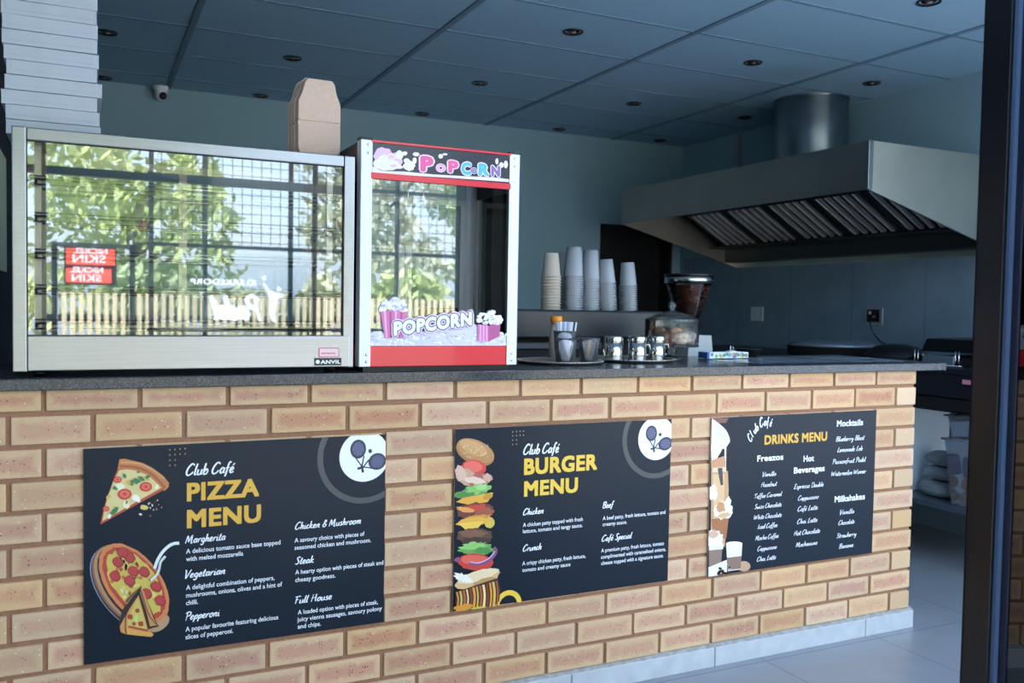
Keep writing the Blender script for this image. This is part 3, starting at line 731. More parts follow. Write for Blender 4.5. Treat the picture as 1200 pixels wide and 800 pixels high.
pr.line(o([(412,432),(330,560),(318,650),(325,712)]), 0.9, BRN); pr.line(o([(430,400),(480,560),(520,620),(545,645)]), 0.9, BRN)
pr.line(o([(528,245),(548,185),(585,125),(630,82),(668,64),(705,62)]), 3.6, ink('#dfe6e2')); pr.line(o([(500,330),(545,285),(562,240),(572,195),(606,155)]), 2.8, ink('#cdd8d2'))
pr.build('whole_pizza_picture', pz)

# ---- burger board
RB = (1.1725, 2.0175, 0.354, 0.9475)
bu = board('menu_board', 'navy burger menu board with a tall stacked burger picture on the brick counter', *RB)
words(bu, 'title', INK_Y2, [('BURGER', 614, 556.5, 699.5, 21.8), ('MENU', 614, 582, 677, 20.5)], bold=0.038)
words(bu, 'cafe_name', INK_W, [('Club Café', 613, 532.5, 656, 13.5)], True, wt=0.065)
words(bu, 'dish_heading', INK_W, [('Chicken', 612.8, 603.5, 637, 8.6), ('Crunch', 612.5, 646, 634.6, 8.6), ('Beef', 706, 595.3, 720, 8.2), ('Café Special', 705, 634.3, 741, 8.2)], True, wt=0.065)
words(bu, 'description', INK_W, [('A chicken patty topped with fresh', 612.8, 617.3, 682.8, 5.2), ('lettuce, tomato and tangy sauce.', 612.8, 624.7, 682.5, 5.2),
    ('A crispy chicken patty, fresh lettuce,', 612, 662.4, 686, 5.2), ('tomato and creamy sauce', 612, 670.2, 668.3, 5.2),
    ('A beef patty, fresh lettuce, tomato and', 706.3, 609.3, 779.5, 5.0), ('creamy sauce.', 706.3, 616.4, 734.7, 5.0),
    ('A premium patty, fresh lettuce, tomato', 704.5, 647.2, 777.8, 5.0), ('complimented with caramelised onions,', 704.3, 654.7, 780, 5.0), ('cheese topped with a signature sauce.', 704.5, 662, 777.2, 5.0)])
pr = Print(RB)
for x, y in [(599.8, 505.6), (604.3, 505.2), (608.5, 504.9), (612.4, 504.6), (599.8, 510.2), (604.3, 509.9), (608.5, 509.6), (612.4, 509.3), (599.8, 515.3), (604.3, 515), (599.8, 520.2), (604.3, 519.9)]:
    pr.ell(x, y, 0.7, 0.85, INK_DOT, 0, 10); pr.n = 1
pr.build('dot_pattern', bu)
c = P(768.3, 513)
pr = Print(RB); pr.ring(c.x, c.z, 0.127, 0.1455, INK_RING); pr.disc(c.x, c.z, 0.079, ink('#f2f5fc'))
rackets(pr, (762, 507.2, 6.6, 9.2, 5, 765.2, 529.2, 764.6, 523.5), (778.2, 519.4, 7.2, 8.6, 45, 761, 525.8, 766, 524), (772.1, 508.6), 0.8)
pr.build('club_logo', bu)
pr = Print(RB); c = P(594.5, 708); pr.ring(c.x, c.z, 0.033, 0.050, INK_Y2); pr.build('yellow_arc', bu)
pr = Print(RB); q = lambda x, y: (525+x/3.64, 500+y/3.64)
def eb(x, y, a, b, col_, ang=0, wob=0., seed=1, seg=30): X, Y = q(x, y); pr.ell(X, Y, a/3.64, b/3.64, ink(col_), ang, seg, wob, seed)
eb(112, 108, 86, 50, '#a8723f', 24); eb(115, 100, 84, 44, '#bb8550', 24); eb(105, 88, 62, 28, '#cd9c66', 24)
for i in range(40):
    rg = random.Random(i); eb(112+rg.uniform(-58, 58), 98+rg.uniform(-26, 30), 2.4, 1.8, ['#f0dcb4', '#a87444'][i % 2], 24, 0, 1, 6); pr.n -= 1
pr.n += 1
eb(107, 172, 52, 34, '#d9402f', 4, .04); eb(103, 168, 40, 24, '#e8695a', 4, .05); 
eb(75, 212, 50, 34, '#c99b7e', 25, .08); eb(130, 222, 56, 26, '#b05a52', -10, .1); eb(110, 226, 48, 15, '#e6c6ae', 6, .15); eb(50, 195, 22, 34, '#d8b29a', -15, .1); eb(165, 215, 20, 18, '#d9a58c', 0, .2)
eb(100, 280, 72, 26, '#5f9a4a', -12, .22, 4); eb(120, 262, 56, 20, '#86bb62', -14, .3, 5); eb(75, 290, 45, 14, '#4d8440', 0, .3, 6); eb(140, 255, 26, 14, '#a5cf80', -10, .3, 7)
pr.poly([q(30,318),q(60,300),q(180,278),(577,576.5),q(165,318),q(95,332)], ink('#e3a63a')); eb(165, 295, 22, 12, '#c9902c', -20)
eb(110, 355, 80, 34, '#6b3326', -6, .1, 8); eb(110, 345, 52, 16, '#c8402e', -10, .2, 9); eb(150, 365, 44, 18, '#9c5538', -14, .2, 10); eb(70, 350, 36, 12, '#e29a4a', 8, .2, 11); eb(120, 382, 52, 9, '#d98a3c', -6, .2, 12)
eb(172, 405, 22, 24, '#d2b64c', 0, .05); eb(105, 402, 75, 18, '#e0a93c', -6, .1, 13); pr.poly([q(38,408),q(150,398),q(96,458)], ink('#edc04e'))
eb(108, 462, 76, 34, '#5a3a28', -3, .09, 14); eb(100, 452, 56, 18, '#7d543a', 0, .2, 15); eb(120, 482, 60, 16, '#3f281e', 0, .2, 16)
eb(115, 518, 68, 26, '#62a04c', -3, .22, 17); eb(105, 505, 54, 16, '#8dc268', -4, .3, 18); eb(140, 525, 40, 14, '#4a8a3e', 0, .3, 19)
eb(112, 572, 74, 36, '#c93a2e', 2, .05, 20); eb(108, 564, 58, 22, '#e0604e', 2, .06, 21)
pr.line([q(85,578), q(125,582), q(175,562), q(200,528), q(190,510)], 3.4, ink('#7d4a78')); pr.line([q(88,572), q(126,576), q(170,556), q(194,526)], 1.2, ink('#d8b8d0')); eb(35, 562, 14, 10, '#8a4a70', -20)
eb(120, 645, 98, 34, '#d9b27a', -17, .04, 22); eb(122, 632, 88, 22, '#ead0a4', -17, .08, 23); eb(60, 640, 40, 16, '#f2ead8', 20, .25, 24); eb(150, 655, 50, 14, '#c08f55', -17, .1)
pr.poly([q(26,700),q(120,668),q(205,640),q(218,690),q(212,740),q(150,790),q(26,800)], ink('#3c2418'))
for i in range(13):
    x = 32+i*14; pr.line([q(x, 700-i*4), q(x+6, 735-i*2), q(x-2, 790)], 1.8+(i % 3)*0.5, ink(['#e0912f', '#d8b05a', '#b05a28', '#efd08a', '#8a3a20'][i % 5]))
eb(60, 765, 40, 14, '#d8902a', -10, .2, 30); eb(120, 770, 32, 9, '#c9c04a', -10, .3, 31)
pr.build('stacked_burger_picture', bu)

# ---- drinks board
RD = (2.1975, 3.0465, 0.348, 0.944)
dr = board('menu_board', 'navy drinks menu board with pictures of iced coffees on the brick counter', *RD)
words(dr, 'title', INK_Y, [('DRINKS MENU', 895.9, 521, 969, 12.6)], bold=0.034)
mb = MB()
arc = 'Club Café'; base = [(879.8, 518.0), (882.2, 512.2), (884.4, 508.4), (886.8, 505.2), (0, 0), (891.0, 500.8), (895.4, 499.0), (898.6, 499.0), (901.6, 499.2)]
rots = [50, 46, 40, 34, 0, 22, 14, 4, -4]; wds = [4.8, 2.4, 4.0, 3.8, 0, 5.4, 4.0, 3.2, 3.4]; hts = [9.5, 9.5, 9.5, 9.5, 0, 10.5, 10, 10, 10]
for ch, (x, y), a, wd, hh in zip(arc, base, rots, wds, hts):
    if ch == ' ': continue
    o0 = P(x, y, L(2)); sx = P(x+wd, y, L(2)).x-o0.x; sz = P(x, y-hh, L(2)).z-o0.z; c_, s_ = math.cos(math.radians(a)), math.sin(math.radians(a))
    put(mb, script_geo(ch, 0.075), o0, Vector((c_*sx, 0, s_*sx)), Vector((-s_*sz, 0, c_*sz)))
mb.build('cafe_name', INK_W, dr)
words(dr, 'section_heading', INK_W, [('Freezos', 887.3, 540.8, 917.8, 8.2), ('Hot', 941.6, 541, 953.8, 8.2), ('Beverages', 930.3, 554.8, 966.2, 8.2), ('Mocktails', 980.7, 499.8, 1011.2, 8.2), ('Milkshakes', 978, 588.6, 1013.3, 8.2)], bold=0.03)
words(dr, 'drink_name', INK_W, [('Vanilla', 893.6, 558.4, 909.6, 6.2), ('Hazelnut', 891.8, 570.6, 910.6, 6.2), ('Toffee Caramel', 884.2, 584, 916.6, 6.2), ('Swiss Chocolate', 884, 596.4, 915.8, 6.2), ('White Chocolate', 883.5, 608.8, 915.8, 6.2),
    ('Iced Coffee', 888, 619.8, 911, 6.2), ('Mocha Coffee', 885, 633.2, 912.2, 6.2), ('Cappuccino', 887.5, 645.6, 910.2, 6.2), ('Chai Latte', 886.9, 657.9, 909.2, 6.2),
    ('Espresso Double', 930.3, 572.9, 965, 6.4), ('Cappuccino', 935, 586.4, 959.4, 6.2), ('Café Latte', 934.6, 599.2, 958.2, 6.4), ('Chai Latte', 934, 613.9, 957.8, 6.4), ('Hot Chocolate', 930.3, 627.6, 960.8, 6.4), ('Mochaccino', 932.5, 641, 957.8, 6.2),
    ('Blueberry Blast', 979.6, 517.2, 1013, 6.4), ('Lemonade Lob', 981, 529.7, 1010.7, 6.4), ('Passionfruit Padel', 975.7, 543.7, 1014.8, 6.4), ('Watermelon Winner', 974.2, 557.8, 1015, 6.4),
    ('Vanilla', 984.3, 602.8, 1001, 6.2), ('Chocolate', 982.5, 615.2, 1001.2, 6.2), ('Strawberry', 980.2, 630.5, 1003.3, 6.2), ('Banana', 983.2, 642.7, 999.9, 6.2)], True, wt=0.05)
pr = Print(RD); q = lambda x, y: (820+x/4, 480+y/4)
def pd(pts, c_, sm=0): pr.poly([q(*a) for a in pts], ink(c_), sm)
def ed(x, y, a, b, c_, ang=0, wob=0., seed=1, seg=24): X, Y = q(x, y); pr.ell(X, Y, a/4, b/4, ink(c_), ang, seg, wob, seed)
pd([(50,36),(130,38),(118,60),(70,62)], '#7a4a3c'); pd([(52,40),(80,60),(118,95),(136,140),(128,160),(112,180),(100,182),(88,205),(50,246)], '#f4f6fa', 3); pd([(66,60),(112,110),(120,140),(100,150),(76,120)], '#d6dde8', 3)
pd([(110,160),(119,160),(117,275),(112,275)], '#f2efe8'); pd([(46,236),(112,214),(116,240),(112,300),(50,300)], '#c98f66')
pd([(48,285),(126,285),(130,380),(118,560),(112,640),(46,640)], '#c99a6a'); pd([(56,300),(110,300),(106,560),(60,560)], '#dcb384'); pd([(54,270),(118,266),(118,288),(54,292)], '#e0c6a4'); pd([(78,272),(100,270),(104,350),(92,352),(86,320)], '#4a3a38')
pd([(48,510),(130,500),(118,600),(60,605)], '#a8683c'); ed(105, 470, 44, 42, '#efe4d6', 0, .14, 3); ed(95, 455, 26, 22, '#c98f5c', 20, .2, 4); ed(125, 440, 14, 34, '#f7f2ea', 10, .1); ed(108, 492, 28, 12, '#d9ab7c', -10, .2, 6); ed(55, 385, 20, 36, '#f0ece6', 0, .15, 5)
pd([(36,640),(100,632),(90,760),(36,765)], '#8d7264'); ed(60, 605, 44, 42, '#f0ebe4', 0, .14, 7); ed(56, 580, 24, 20, '#d2a690', 0, .25, 8); pd([(36,632),(104,624),(102,650),(36,656)], '#e6ddd4')
pd([(34,735),(120,700),(120,778),(34,782)], '#eef0f2'); ed(200, 730, 30, 24, '#c39a78', 0); pd([(116,625),(192,625),(184,745),(124,752)], '#e9e6e2'); pd([(120,690),(188,682),(184,742),(125,748)], '#8a6c5c'); ed(154, 624, 38, 10, '#f4f0ea')
for i in range(26):
    rg = random.Random(i); ed(100+rg.uniform(-30, 34), 752+rg.uniform(-16, 18), 7, 5, ['#5a3c30', '#7a5240', '#d8c0b0', '#3a2620'][i % 4], rg.uniform(0, 180), 0, 1, 8); pr.n -= 1
pr.build('iced_drinks_picture', dr)

# ================================================================== FOOD DISPLAY CABINET
dc = thing('food_display_cabinet', 'stainless steel and glass food display cabinet with wire shelves beside the popcorn machine', 'display cabinet', (0.385, 0.25, TOP))
dx0, dx1, dy0, dy1, dz0, dz1 = -0.074, 0.845, 0.032, 0.47, 1.149, 1.796
mb = MB()
mb.box(dx0, dx0+0.034, dy0, dy0+0.03, dz0, dz1, 0.003); mb.box(dx1-0.034, dx1, dy0, dy0+0.03, dz0, dz1, 0.003)
mb.box(dx0+0.0345, dx1-0.0345, dy0+0.001, dy0+0.03, dz1-0.034, dz1-0.0005, 0.003)
mb.build('front_frame', STEEL, dc)
mb = MB(); mb.box(dx0+0.0345, dx1-0.0125, dy0-0.002, dy0+0.02, dz0+0.002, 1.2465, 0.003); mb.build('base_panel', STEEL, dc)
mb = MB(); mb.box(dx0+0.004, dx1-0.004, dy0+0.03, dy1, dz0, 1.244); mb.build('base_box', STEEL2, dc)
mb = MB(); mb.box(dx0+0.002, dx1-0.002, dy0+0.03, dy1, dz1-0.012, dz1-0.001); mb.build('top_panel', STEEL2, dc)
for x in (dx0+0.003, dx1-0.010):
    mb = MB(); mb.box(x, x+0.007, dy0+0.03, dy1, 1.2445, dz1-0.0125); mb.build('side_glass', GLASS, dc)
for x in (dx0+0.003, dx1-0.033):
    mb = MB(); mb.box(x, x+0.03, dy1-0.03, dy1, 1.2445, dz1-0.0125); mb.build('rear_post', STEEL2, dc)
for k, (a, b_) in enumerate(((dx0+0.036, 0.40), (0.375, dx1-0.036))):
    mb = MB(); yy = dy1-0.02+0.009*k
    mb.box(a, a+0.025, yy, yy+0.007, 1.246, dz1-0.014); mb.box(b_-0.025, b_, yy, yy+0.007, 1.246, dz1-0.014); mb.box(a+0.025, b_-0.025, yy, yy+0.007, 1.246, 1.268); mb.box(a+0.025, b_-0.025, yy, yy+0.007, dz1-0.036, dz1-0.014)
    d_ = mb.build('rear_door', STEEL2, dc)
    mb = MB(); mb.box(a+0.025, b_-0.025, yy+0.002, yy+0.005, 1.268, dz1-0.036); mb.build('pane', CLEAR, d_)
mb = MB(); mb.box(dx0+0.036, dx1-0.036, dy0+0.008, dy0+0.013, 1.248, dz1-0.034); mb.build('front_glass', GLASS, dc)
mb = MB(); mb.box(dx0+0.0345, dx0+0.036, dy0+0.004, dy0+0.016, 1.248, dz1-0.034); mb.box(dx1-0.036, dx1-0.0345, dy0+0.004, dy0+0.016, 1.248, dz1-0.034); mb.box(dx0+0.036, dx1-0.036, dy0+0.004, dy0+0.016, dz1-0.0355, dz1-0.034)
mb.build('glass_seal', MATTBLACK, dc)
for x in (dx0+0.058, dx1-0.062):       # shelf uprights
    for y_ in (dy0+0.06, dy1-0.075): mb = MB(); mb.box(x-0.009, x+0.009, y_, y_+0.015, 1.246, dz1-0.014); mb.build('shelf_upright', STEEL2, dc)
for z in (1.278, 1.372, 1.468, 1.566, 1.665):
    mb = MB(); xa, xb, ya, yb_ = dx0+0.040, dx1-0.040, dy0+0.035, dy1-0.04
    for y_, zz, r_ in ((ya, z, 0.0035), (ya, z-0.014, 0.0025), (ya+0.008, z+0.010, 0.002), (yb_, z, 0.0035), ((ya+yb_)/2, z-0.006, 0.003)): mb.tube([(xa, y_, zz), (xb, y_, zz)], r_, 6)
    for k in range(37): x = xa+(xb-xa)*k/36; mb.tube([(x, ya, z+0.002), (x, yb_, z+0.002)], 0.0016, 4)
    for x in (xa, xb): mb.tube([(x, ya, z), (x, yb_, z)], 0.0032, 6)
    s_ = mb.build('wire_shelf', CHROME, dc)
    mb = MB()
    for x in (xa+0.006, xb-0.006): mb.box(x-0.012, x+0.012, ya-0.004, ya+0.012, z-0.012, z-0.003); mb.box(x-0.012, x+0.012, yb_-0.03, yb_-0.01, z-0.012, z-0.003)
    mb.build('shelf_clip', BLACK, s_)
for x in (dx0+0.06, dx1-0.06):
    for y_ in (dy0+0.06, dy1-0.06): mb = MB(); mb.lathe([(0, 0), (0.016, 0), (0.02, 0.014), (0, 0.014)], (x, y_, TOP), 16); mb.build('foot', BLACK, dc)
# badges on the base panel
by = dy0-0.0022
mb = MB(); a0, a1 = P(373.5, 407.3, by), P(397.5, 418.3, by)
mb.box(a0.x, a1.x, by-0.0012, by, a1.z, a0.z, 0.0005); bd = mb.build('oval_badge', pm('badge_red', (0.86, 0.42, 0.48), 0.35), dc, 'small red badge')
mb = MB(); mb.box(a0.x+0.003, a1.x-0.003, by-0.0016, by-0.0012, a1.z+0.003, a0.z-0.003); mb.build('badge_face', pm('badge_pale', (0.95, 0.80, 0.82), 0.4), bd)
mb = MB(); 
for k_ in range(7): q_ = a0.x+0.008+k_*0.0062; mb.poly([(q_, by-0.0018, a1.z+0.009), (q_+0.0042, by-0.0018, a1.z+0.009+0.001*(k_ % 3)), (q_+0.0048, by-0.0018, a1.z+0.015), (q_+0.001, by-0.0018, a1.z+0.0145+0.001*(k_ % 2))])
mb.build('badge_pattern', pm('badge_red_ink', (0.80, 0.35, 0.42), 0.4), bd)
mb = MB(); a0, a1 = P(368.3, 419.5, by), P(400, 427.8, by); mb.box(a0.x, a1.x, by-0.001, by, a1.z, a0.z); nb = mb.build('name_plate', BLACK, dc, 'black maker plate')
mb = MB(); put(mb, text_geo('ANVIL', 0.03), (a0.x+0.019, by-0.0014, a1.z+0.005), (a1.x-a0.x-0.022, 0, 0), (0, 0, 0.0115))
mb.lathe([(0, 0), (0.0062, 0)], (a0.x+0.0105, by-0.0014, (a0.z+a1.z)/2), 14, 'Y'); mb.build('plate_lettering', INK_W, nb)

# ================================================================== POPCORN MACHINE
pc = thing('popcorn_machine', 'red and white glass popcorn machine with printed header, beside the steel food display', 'popcorn machine', (1.133, 0.22, TOP))
px0, px1, py0, py1, pz0, pz1 = 0.861, 1.406, 0.030, 0.41, 1.150, 1.852
PW = 0.038
mb = MB(); mb.box(px0+0.006, px1-0.006, py0+0.004, py1-0.004, pz0, 1.2165, 0.002); mb.build('base_cabinet', RED, pc)
mb = MB(); mb.box(px0+0.02, px1-0.02, py0+0.02, py1-0.02, TOP, pz0-0.0005); mb.build('plinth', BLACK, pc)
for x in (px0, px1-PW):
    for y_, s_ in ((py0, 1), (py1, -1)):
        mb = MB(); ya, yb_ = sorted((y_, y_+0.003*s_)); mb.box(x, x+PW, ya, yb_, pz0+0.001, pz1-0.002, 0.0008)
        xs2 = (x, x+0.003) if x == px0 else (x+PW-0.003, x+PW); ya, yb_ = sorted((y_, y_+PW*s_)); mb.box(xs2[0], xs2[1], ya, yb_, pz0+0.001, pz1-0.002, 0.0008)
        c_ = mb.build('corner_post', WHITE, pc)
        if s_ == 1:
            for z in (1.836, 1.810, 1.188, 1.166):
                mb = MB(); mb.lathe([(0, -0.0022), (0.0035, -0.0018), (0.0045, 0)], (x+PW*(0.66 if x == px0 else 0.5), y_, z), 12, 'Y'); mb.build('screw', CHROME, c_)
        mb = MB(); mb.box(x-0.001, x+PW+0.001, min(y_, y_+PW*s_)-0.001, max(y_, y_+PW*s_)+0.001, pz1-0.002, pz1+0.006, 0.001); mb.build('corner_cap', BLACK, c_)
mb = MB(); mb.box(px0+0.004, px1-0.004, py0+0.006, py1-0.006, 1.832, pz1-0.003); mb.build('roof', MATTBLACK, pc)
hx0, hx1 = px0+PW, px1-PW
mb = MB(); mb.box(hx0-0.002, hx1+0.002, py0+0.0035, py0+0.010, 1.732, 1.850)
hd = mb.build('header_panel', pm('header_black', (0.20, 0.19, 0.23), 0.25), pc)
mb = MB()
for z0_, z1_ in ((1.733, 1.752), (1.8445, 1.8515)): mb.box(hx0-0.004, hx1+0.004, py0-0.001, py0+0.0032, z0_, z1_, 0.001)
mb.build('red_trim', RED, hd)
for x in (px0+0.004, px1-0.010): mb = MB(); mb.box(x, x+0.006, py0+0.04, py1-0.04, 1.732, 1.848); mb.build('side_header', pm('side_header_art', (0.25, 0.12, 0.16), 0.3, noise=0.6, scale=22), pc)
# header print
yh = py0+0.0034
mb = MB(); hm = [ink('#efe6f2'), ink('#e7bcd6'), ink('#c98fb8'), ink('#ee5a9a'), ink('#58b8e0'), ink('#8d6aa6'), ink('#f6f2f8'), ink('#f2a6cc')]
def hp(x, y): return P(430+x/6.667, 165+y/6.667, yh)
hn = [0]
def hpoly(pts, mi, sm=3):
    hn[0] += 1; mb.mi = mi; p = smooth(list(pts)+[pts[0]], sm)[:-1] if sm else pts
    v = [mb.b.verts.new(hp(*q)-Vector((0, 0.00002*hn[0], 0))) for q in p]; f = mb.b.faces.new(v); f.material_index = mi; f.normal_update()
    if f.normal.y > 0: f.normal_flip()
def hell(x, y, a, b_, mi, seg=20, wob=0, sd=1):
    rg = random.Random(sd); hpoly([(x+a*math.cos(2*PI*i/seg)*(1+rg.uniform(-wob, wob)), y+b_*math.sin(2*PI*i/seg)*(1+rg.uniform(-wob, wob))) for i in range(seg)], mi, 0)
hpoly([(44,200),(120,235),(300,240),(520,262),(760,275),(1000,285),(1112,300),(1114,322),(700,292),(44,252)], 0, 0)
for i, (x, y, a, b_) in enumerate([(130,120,75,68),(225,150,55,60),(165,190,90,42),(255,110,30,34),(90,180,40,40)]): hell(x, y, a, b_, 1 if i < 2 else 0, 22, .1, i)
for i, (x, y, a, b_) in enumerate([(130,135,36,24),(190,125,34,24),(140,205,50,20),(210,195,40,16)]): hell(x, y, a, b_, 6, 20, .06, i); hell(x, y, a*.82, b_*.75, 1 if i % 2 else 0, 20, .06, i)
for i, (x, y, a, b_) in enumerate([(295,98,20,16),(310,155,24,20),(330,195,45,40),(372,155,16,26),(385,105,26,16),(575,120,18,18),(610,105,20,8),(1015,160,12,24),(1050,190,18,22),(1085,185,16,30),(255,205,26,14)]): hell(x, y, a, b_, 6, 16, .12, i)
def bubble(ch, x0, y0, wd, ht, mi, lean=0.0):
    g = text_geo(ch, 0.06)
    o_ = hp(x0, y0); ux = hp(x0+wd, y0+0.055*wd)-o_; uz = hp(x0+lean*ht, y0-ht)-o_
    for k, (gr, m_) in enumerate(((0.145, 2), (0.120, 6), (0.07, mi))):
        hn[0] += 1; q_, u_, z_ = grown(ch, 0.07, gr, o_, ux, uz)
        mb.mi = m_; put(mb, text_geo(ch, gr), q_-Vector((0, 0.00005*hn[0]+0.0003*k, 0)), u_, z_)
for a in (('P', 415, 240, 105, 125, 3), ('O', 540, 240, 72, 60, 7), ('P', 632, 250, 82, 98, 3), ('C', 735, 265, 78, 100, 4), ('O', 810, 255, 48, 45, 5), ('R', 868, 272, 84, 98, 4), ('N', 968, 278, 70, 86, 5)): bubble(*a)
mb.build('header_lettering', hm, hd)
# glazing
mb = MB(); mb.box(px0+0.008, px1-0.008, py0+0.0045, py0+0.0095, 1.217, 1.7315); fg = mb.build('front_glass', GLASS, pc)
for x in (px0+0.004, px1-0.009): mb = MB(); mb.box(x, x+0.005, py0+0.04, py1-0.04, 1.217, 1.7315); mb.build('side_glass', CLEAR, pc)
for k, (a, b_) in enumerate(((hx0, 1.130), (1.136, hx1))):
    mb = MB(); yy = py1-0.012
    mb.box(a, a+0.022, yy, yy+0.008, 1.219, 1.731); mb.box(b_-0.022, b_, yy, yy+0.008, 1.219, 1.731); mb.box(a+0.022, b_-0.022, yy, yy+0.008, 1.219, 1.239); mb.box(a+0.022, b_-0.022, yy, yy+0.008, 1.711, 1.731)
    d_ = mb.build('rear_door', WHITE, pc)
    mb = MB(); mb.box(a+0.022, b_-0.022, yy+0.002, yy+0.005, 1.239, 1.711); mb.build('pane', CLEAR, d_)
    mb = MB(); xx = b_-0.011 if k == 0 else a+0.011; mb.box(xx-0.008, xx+0.008, yy-0.006, yy, 1.44, 1.475, 0.002); mb.build('latch', CHROME, d_)
# kettle hung from the roof
mb = MB(); kc = (1.105, 0.22)
mb.lathe([(0, 1.545), (0.045, 1.546), (0.056, 1.556), (0.056, 1.628), (0.058, 1.632), (0.052, 1.634), (0.0, 1.640)], (kc[0], kc[1], 0), 32); kt = mb.build('kettle', pm('kettle_steel', (0.93, 0.93, 0.93), 0.32, 0.6), pc)
mb = MB(); mb.tube([(kc[0]-0.025, kc[1], 1.636), (kc[0]-0.025, kc[1], 1.8315)], 0.005, 8); mb.tube([(kc[0]+0.03, kc[1], 1.636), (kc[0]+0.03, kc[1], 1.8315)], 0.004, 8); mb.build('hanger_rod', CHROME, kt)
mb = MB(); mb.tube([(kc[0]+0.056, kc[1], 1.60), (kc[0]+0.085, kc[1], 1.60), (kc[0]+0.10, kc[1], 1.59)], 0.006, 8); mb.box(kc[0]+0.095, kc[0]+0.135, kc[1]-0.008, kc[1]+0.008, 1.58, 1.60, 0.004); mb.build('handle', BLACK, kt)
mb = MB(); mb.tube([(kc[0]+0.12, kc[1]+0.02, 1.8315), (kc[0]+0.13, kc[1]+0.02, 1.68), (kc[0]+0.12, kc[1]+0.01, 1.58), (kc[0]+0.07, kc[1], 1.535), (kc[0], kc[1], 1.5445)], 0.003, 6); mb.build('heater_cable', pm('cable_grey', (0.7, 0.7, 0.7), 0.5), kt)
mb = MB(); mb.box(px0+0.02, px1-0.02, py0+0.02, py1-0.02, 1.217, 1.2215); mb.build('popcorn_tray', STEEL2, pc)
# decal on the front glass
yd = py0+0.0040
dm = [ink('#f0eef4'), ink('#d8d4e6'), ink('#d873a8'), ink('#b8508a'), ink('#f6f4f8'), ink('#e8a8cc'), ink('#5a6088'), ink('#c0b4dc')]
mb = MB(); hn[0] = 0
def hp(x, y): return P(430+x/6.667, 330+y/6.667, yd)
hpoly([(30,400),(60,388),(110,385),(150,420),(300,410),(500,380),(700,370),(840,330),(880,360),(1000,430),(1060,400),(1100,440),(1102,498),(30,500)], 1, 0)
rg = random.Random(2)
for i in range(150):
    x = rg.uniform(36, 1096); y = 470+rg.uniform(-75, 26)
    if y < 400 and x < 560: y += 40
    hell(x, min(y, 492), rg.uniform(9, 17), rg.uniform(7, 10), rg.choice((0, 0, 4, 1, 7)), 9, .25, i)
hpoly([(100,225),(315,228),(280,440),(140,440)], 2, 0)
for k in range(4): hpoly([(128+k*44,235),(146+k*44,235),(158+k*32,438),(146+k*32,438)], 3 if k % 2 else 5, 0)
for i in range(60):
    t = rg.uniform(0, PI); q_ = math.sqrt(rg.random()); hell(208+104*q_*math.cos(t), 222-92*q_*math.sin(t), rg.uniform(14, 22), rg.uniform(11, 16), rg.choice((0, 4, 1, 7, 0)), 10, .25, i)
hpoly([(862,330),(945,345),(1040,300),(1032,425),(945,468),(862,462)], 2, 0); hpoly([(945,345),(1040,300),(1032,425),(945,468)], 3, 0)
for k in range(3): hpoly([(878+k*24,335),(890+k*24,337),(890+k*24,464),(878+k*24,463)], 5, 0)
for i in range(46):
    t = rg.uniform(0, PI); q_ = math.sqrt(rg.random()); hell(955+95*q_*math.cos(t), 325-35*0-100*q_*math.sin(t)*0.95, rg.uniform(14, 20), rg.uniform(11, 15), rg.choice((0, 4, 0, 1)), 10, .25, i)
o_ = hp(205, 425); ux = hp(815, 340)-o_; uz = hp(203, 312)-o_
for k, (bd_, m_) in enumerate(((0.205, 5), (0.17, 4), (0.13, 6), (0.06, 4))):
    hn[0] += 1; q_, u_, z_ = grown('POPCORN', 0.06, bd_, o_, ux, uz)
    mb.mi = m_; put(mb, text_geo('POPCORN', bd_), q_-Vector((0, 0.00002*hn[0]+0.0003*k, 0)), u_, z_)
mb.build('popcorn_decal', dm, fg)

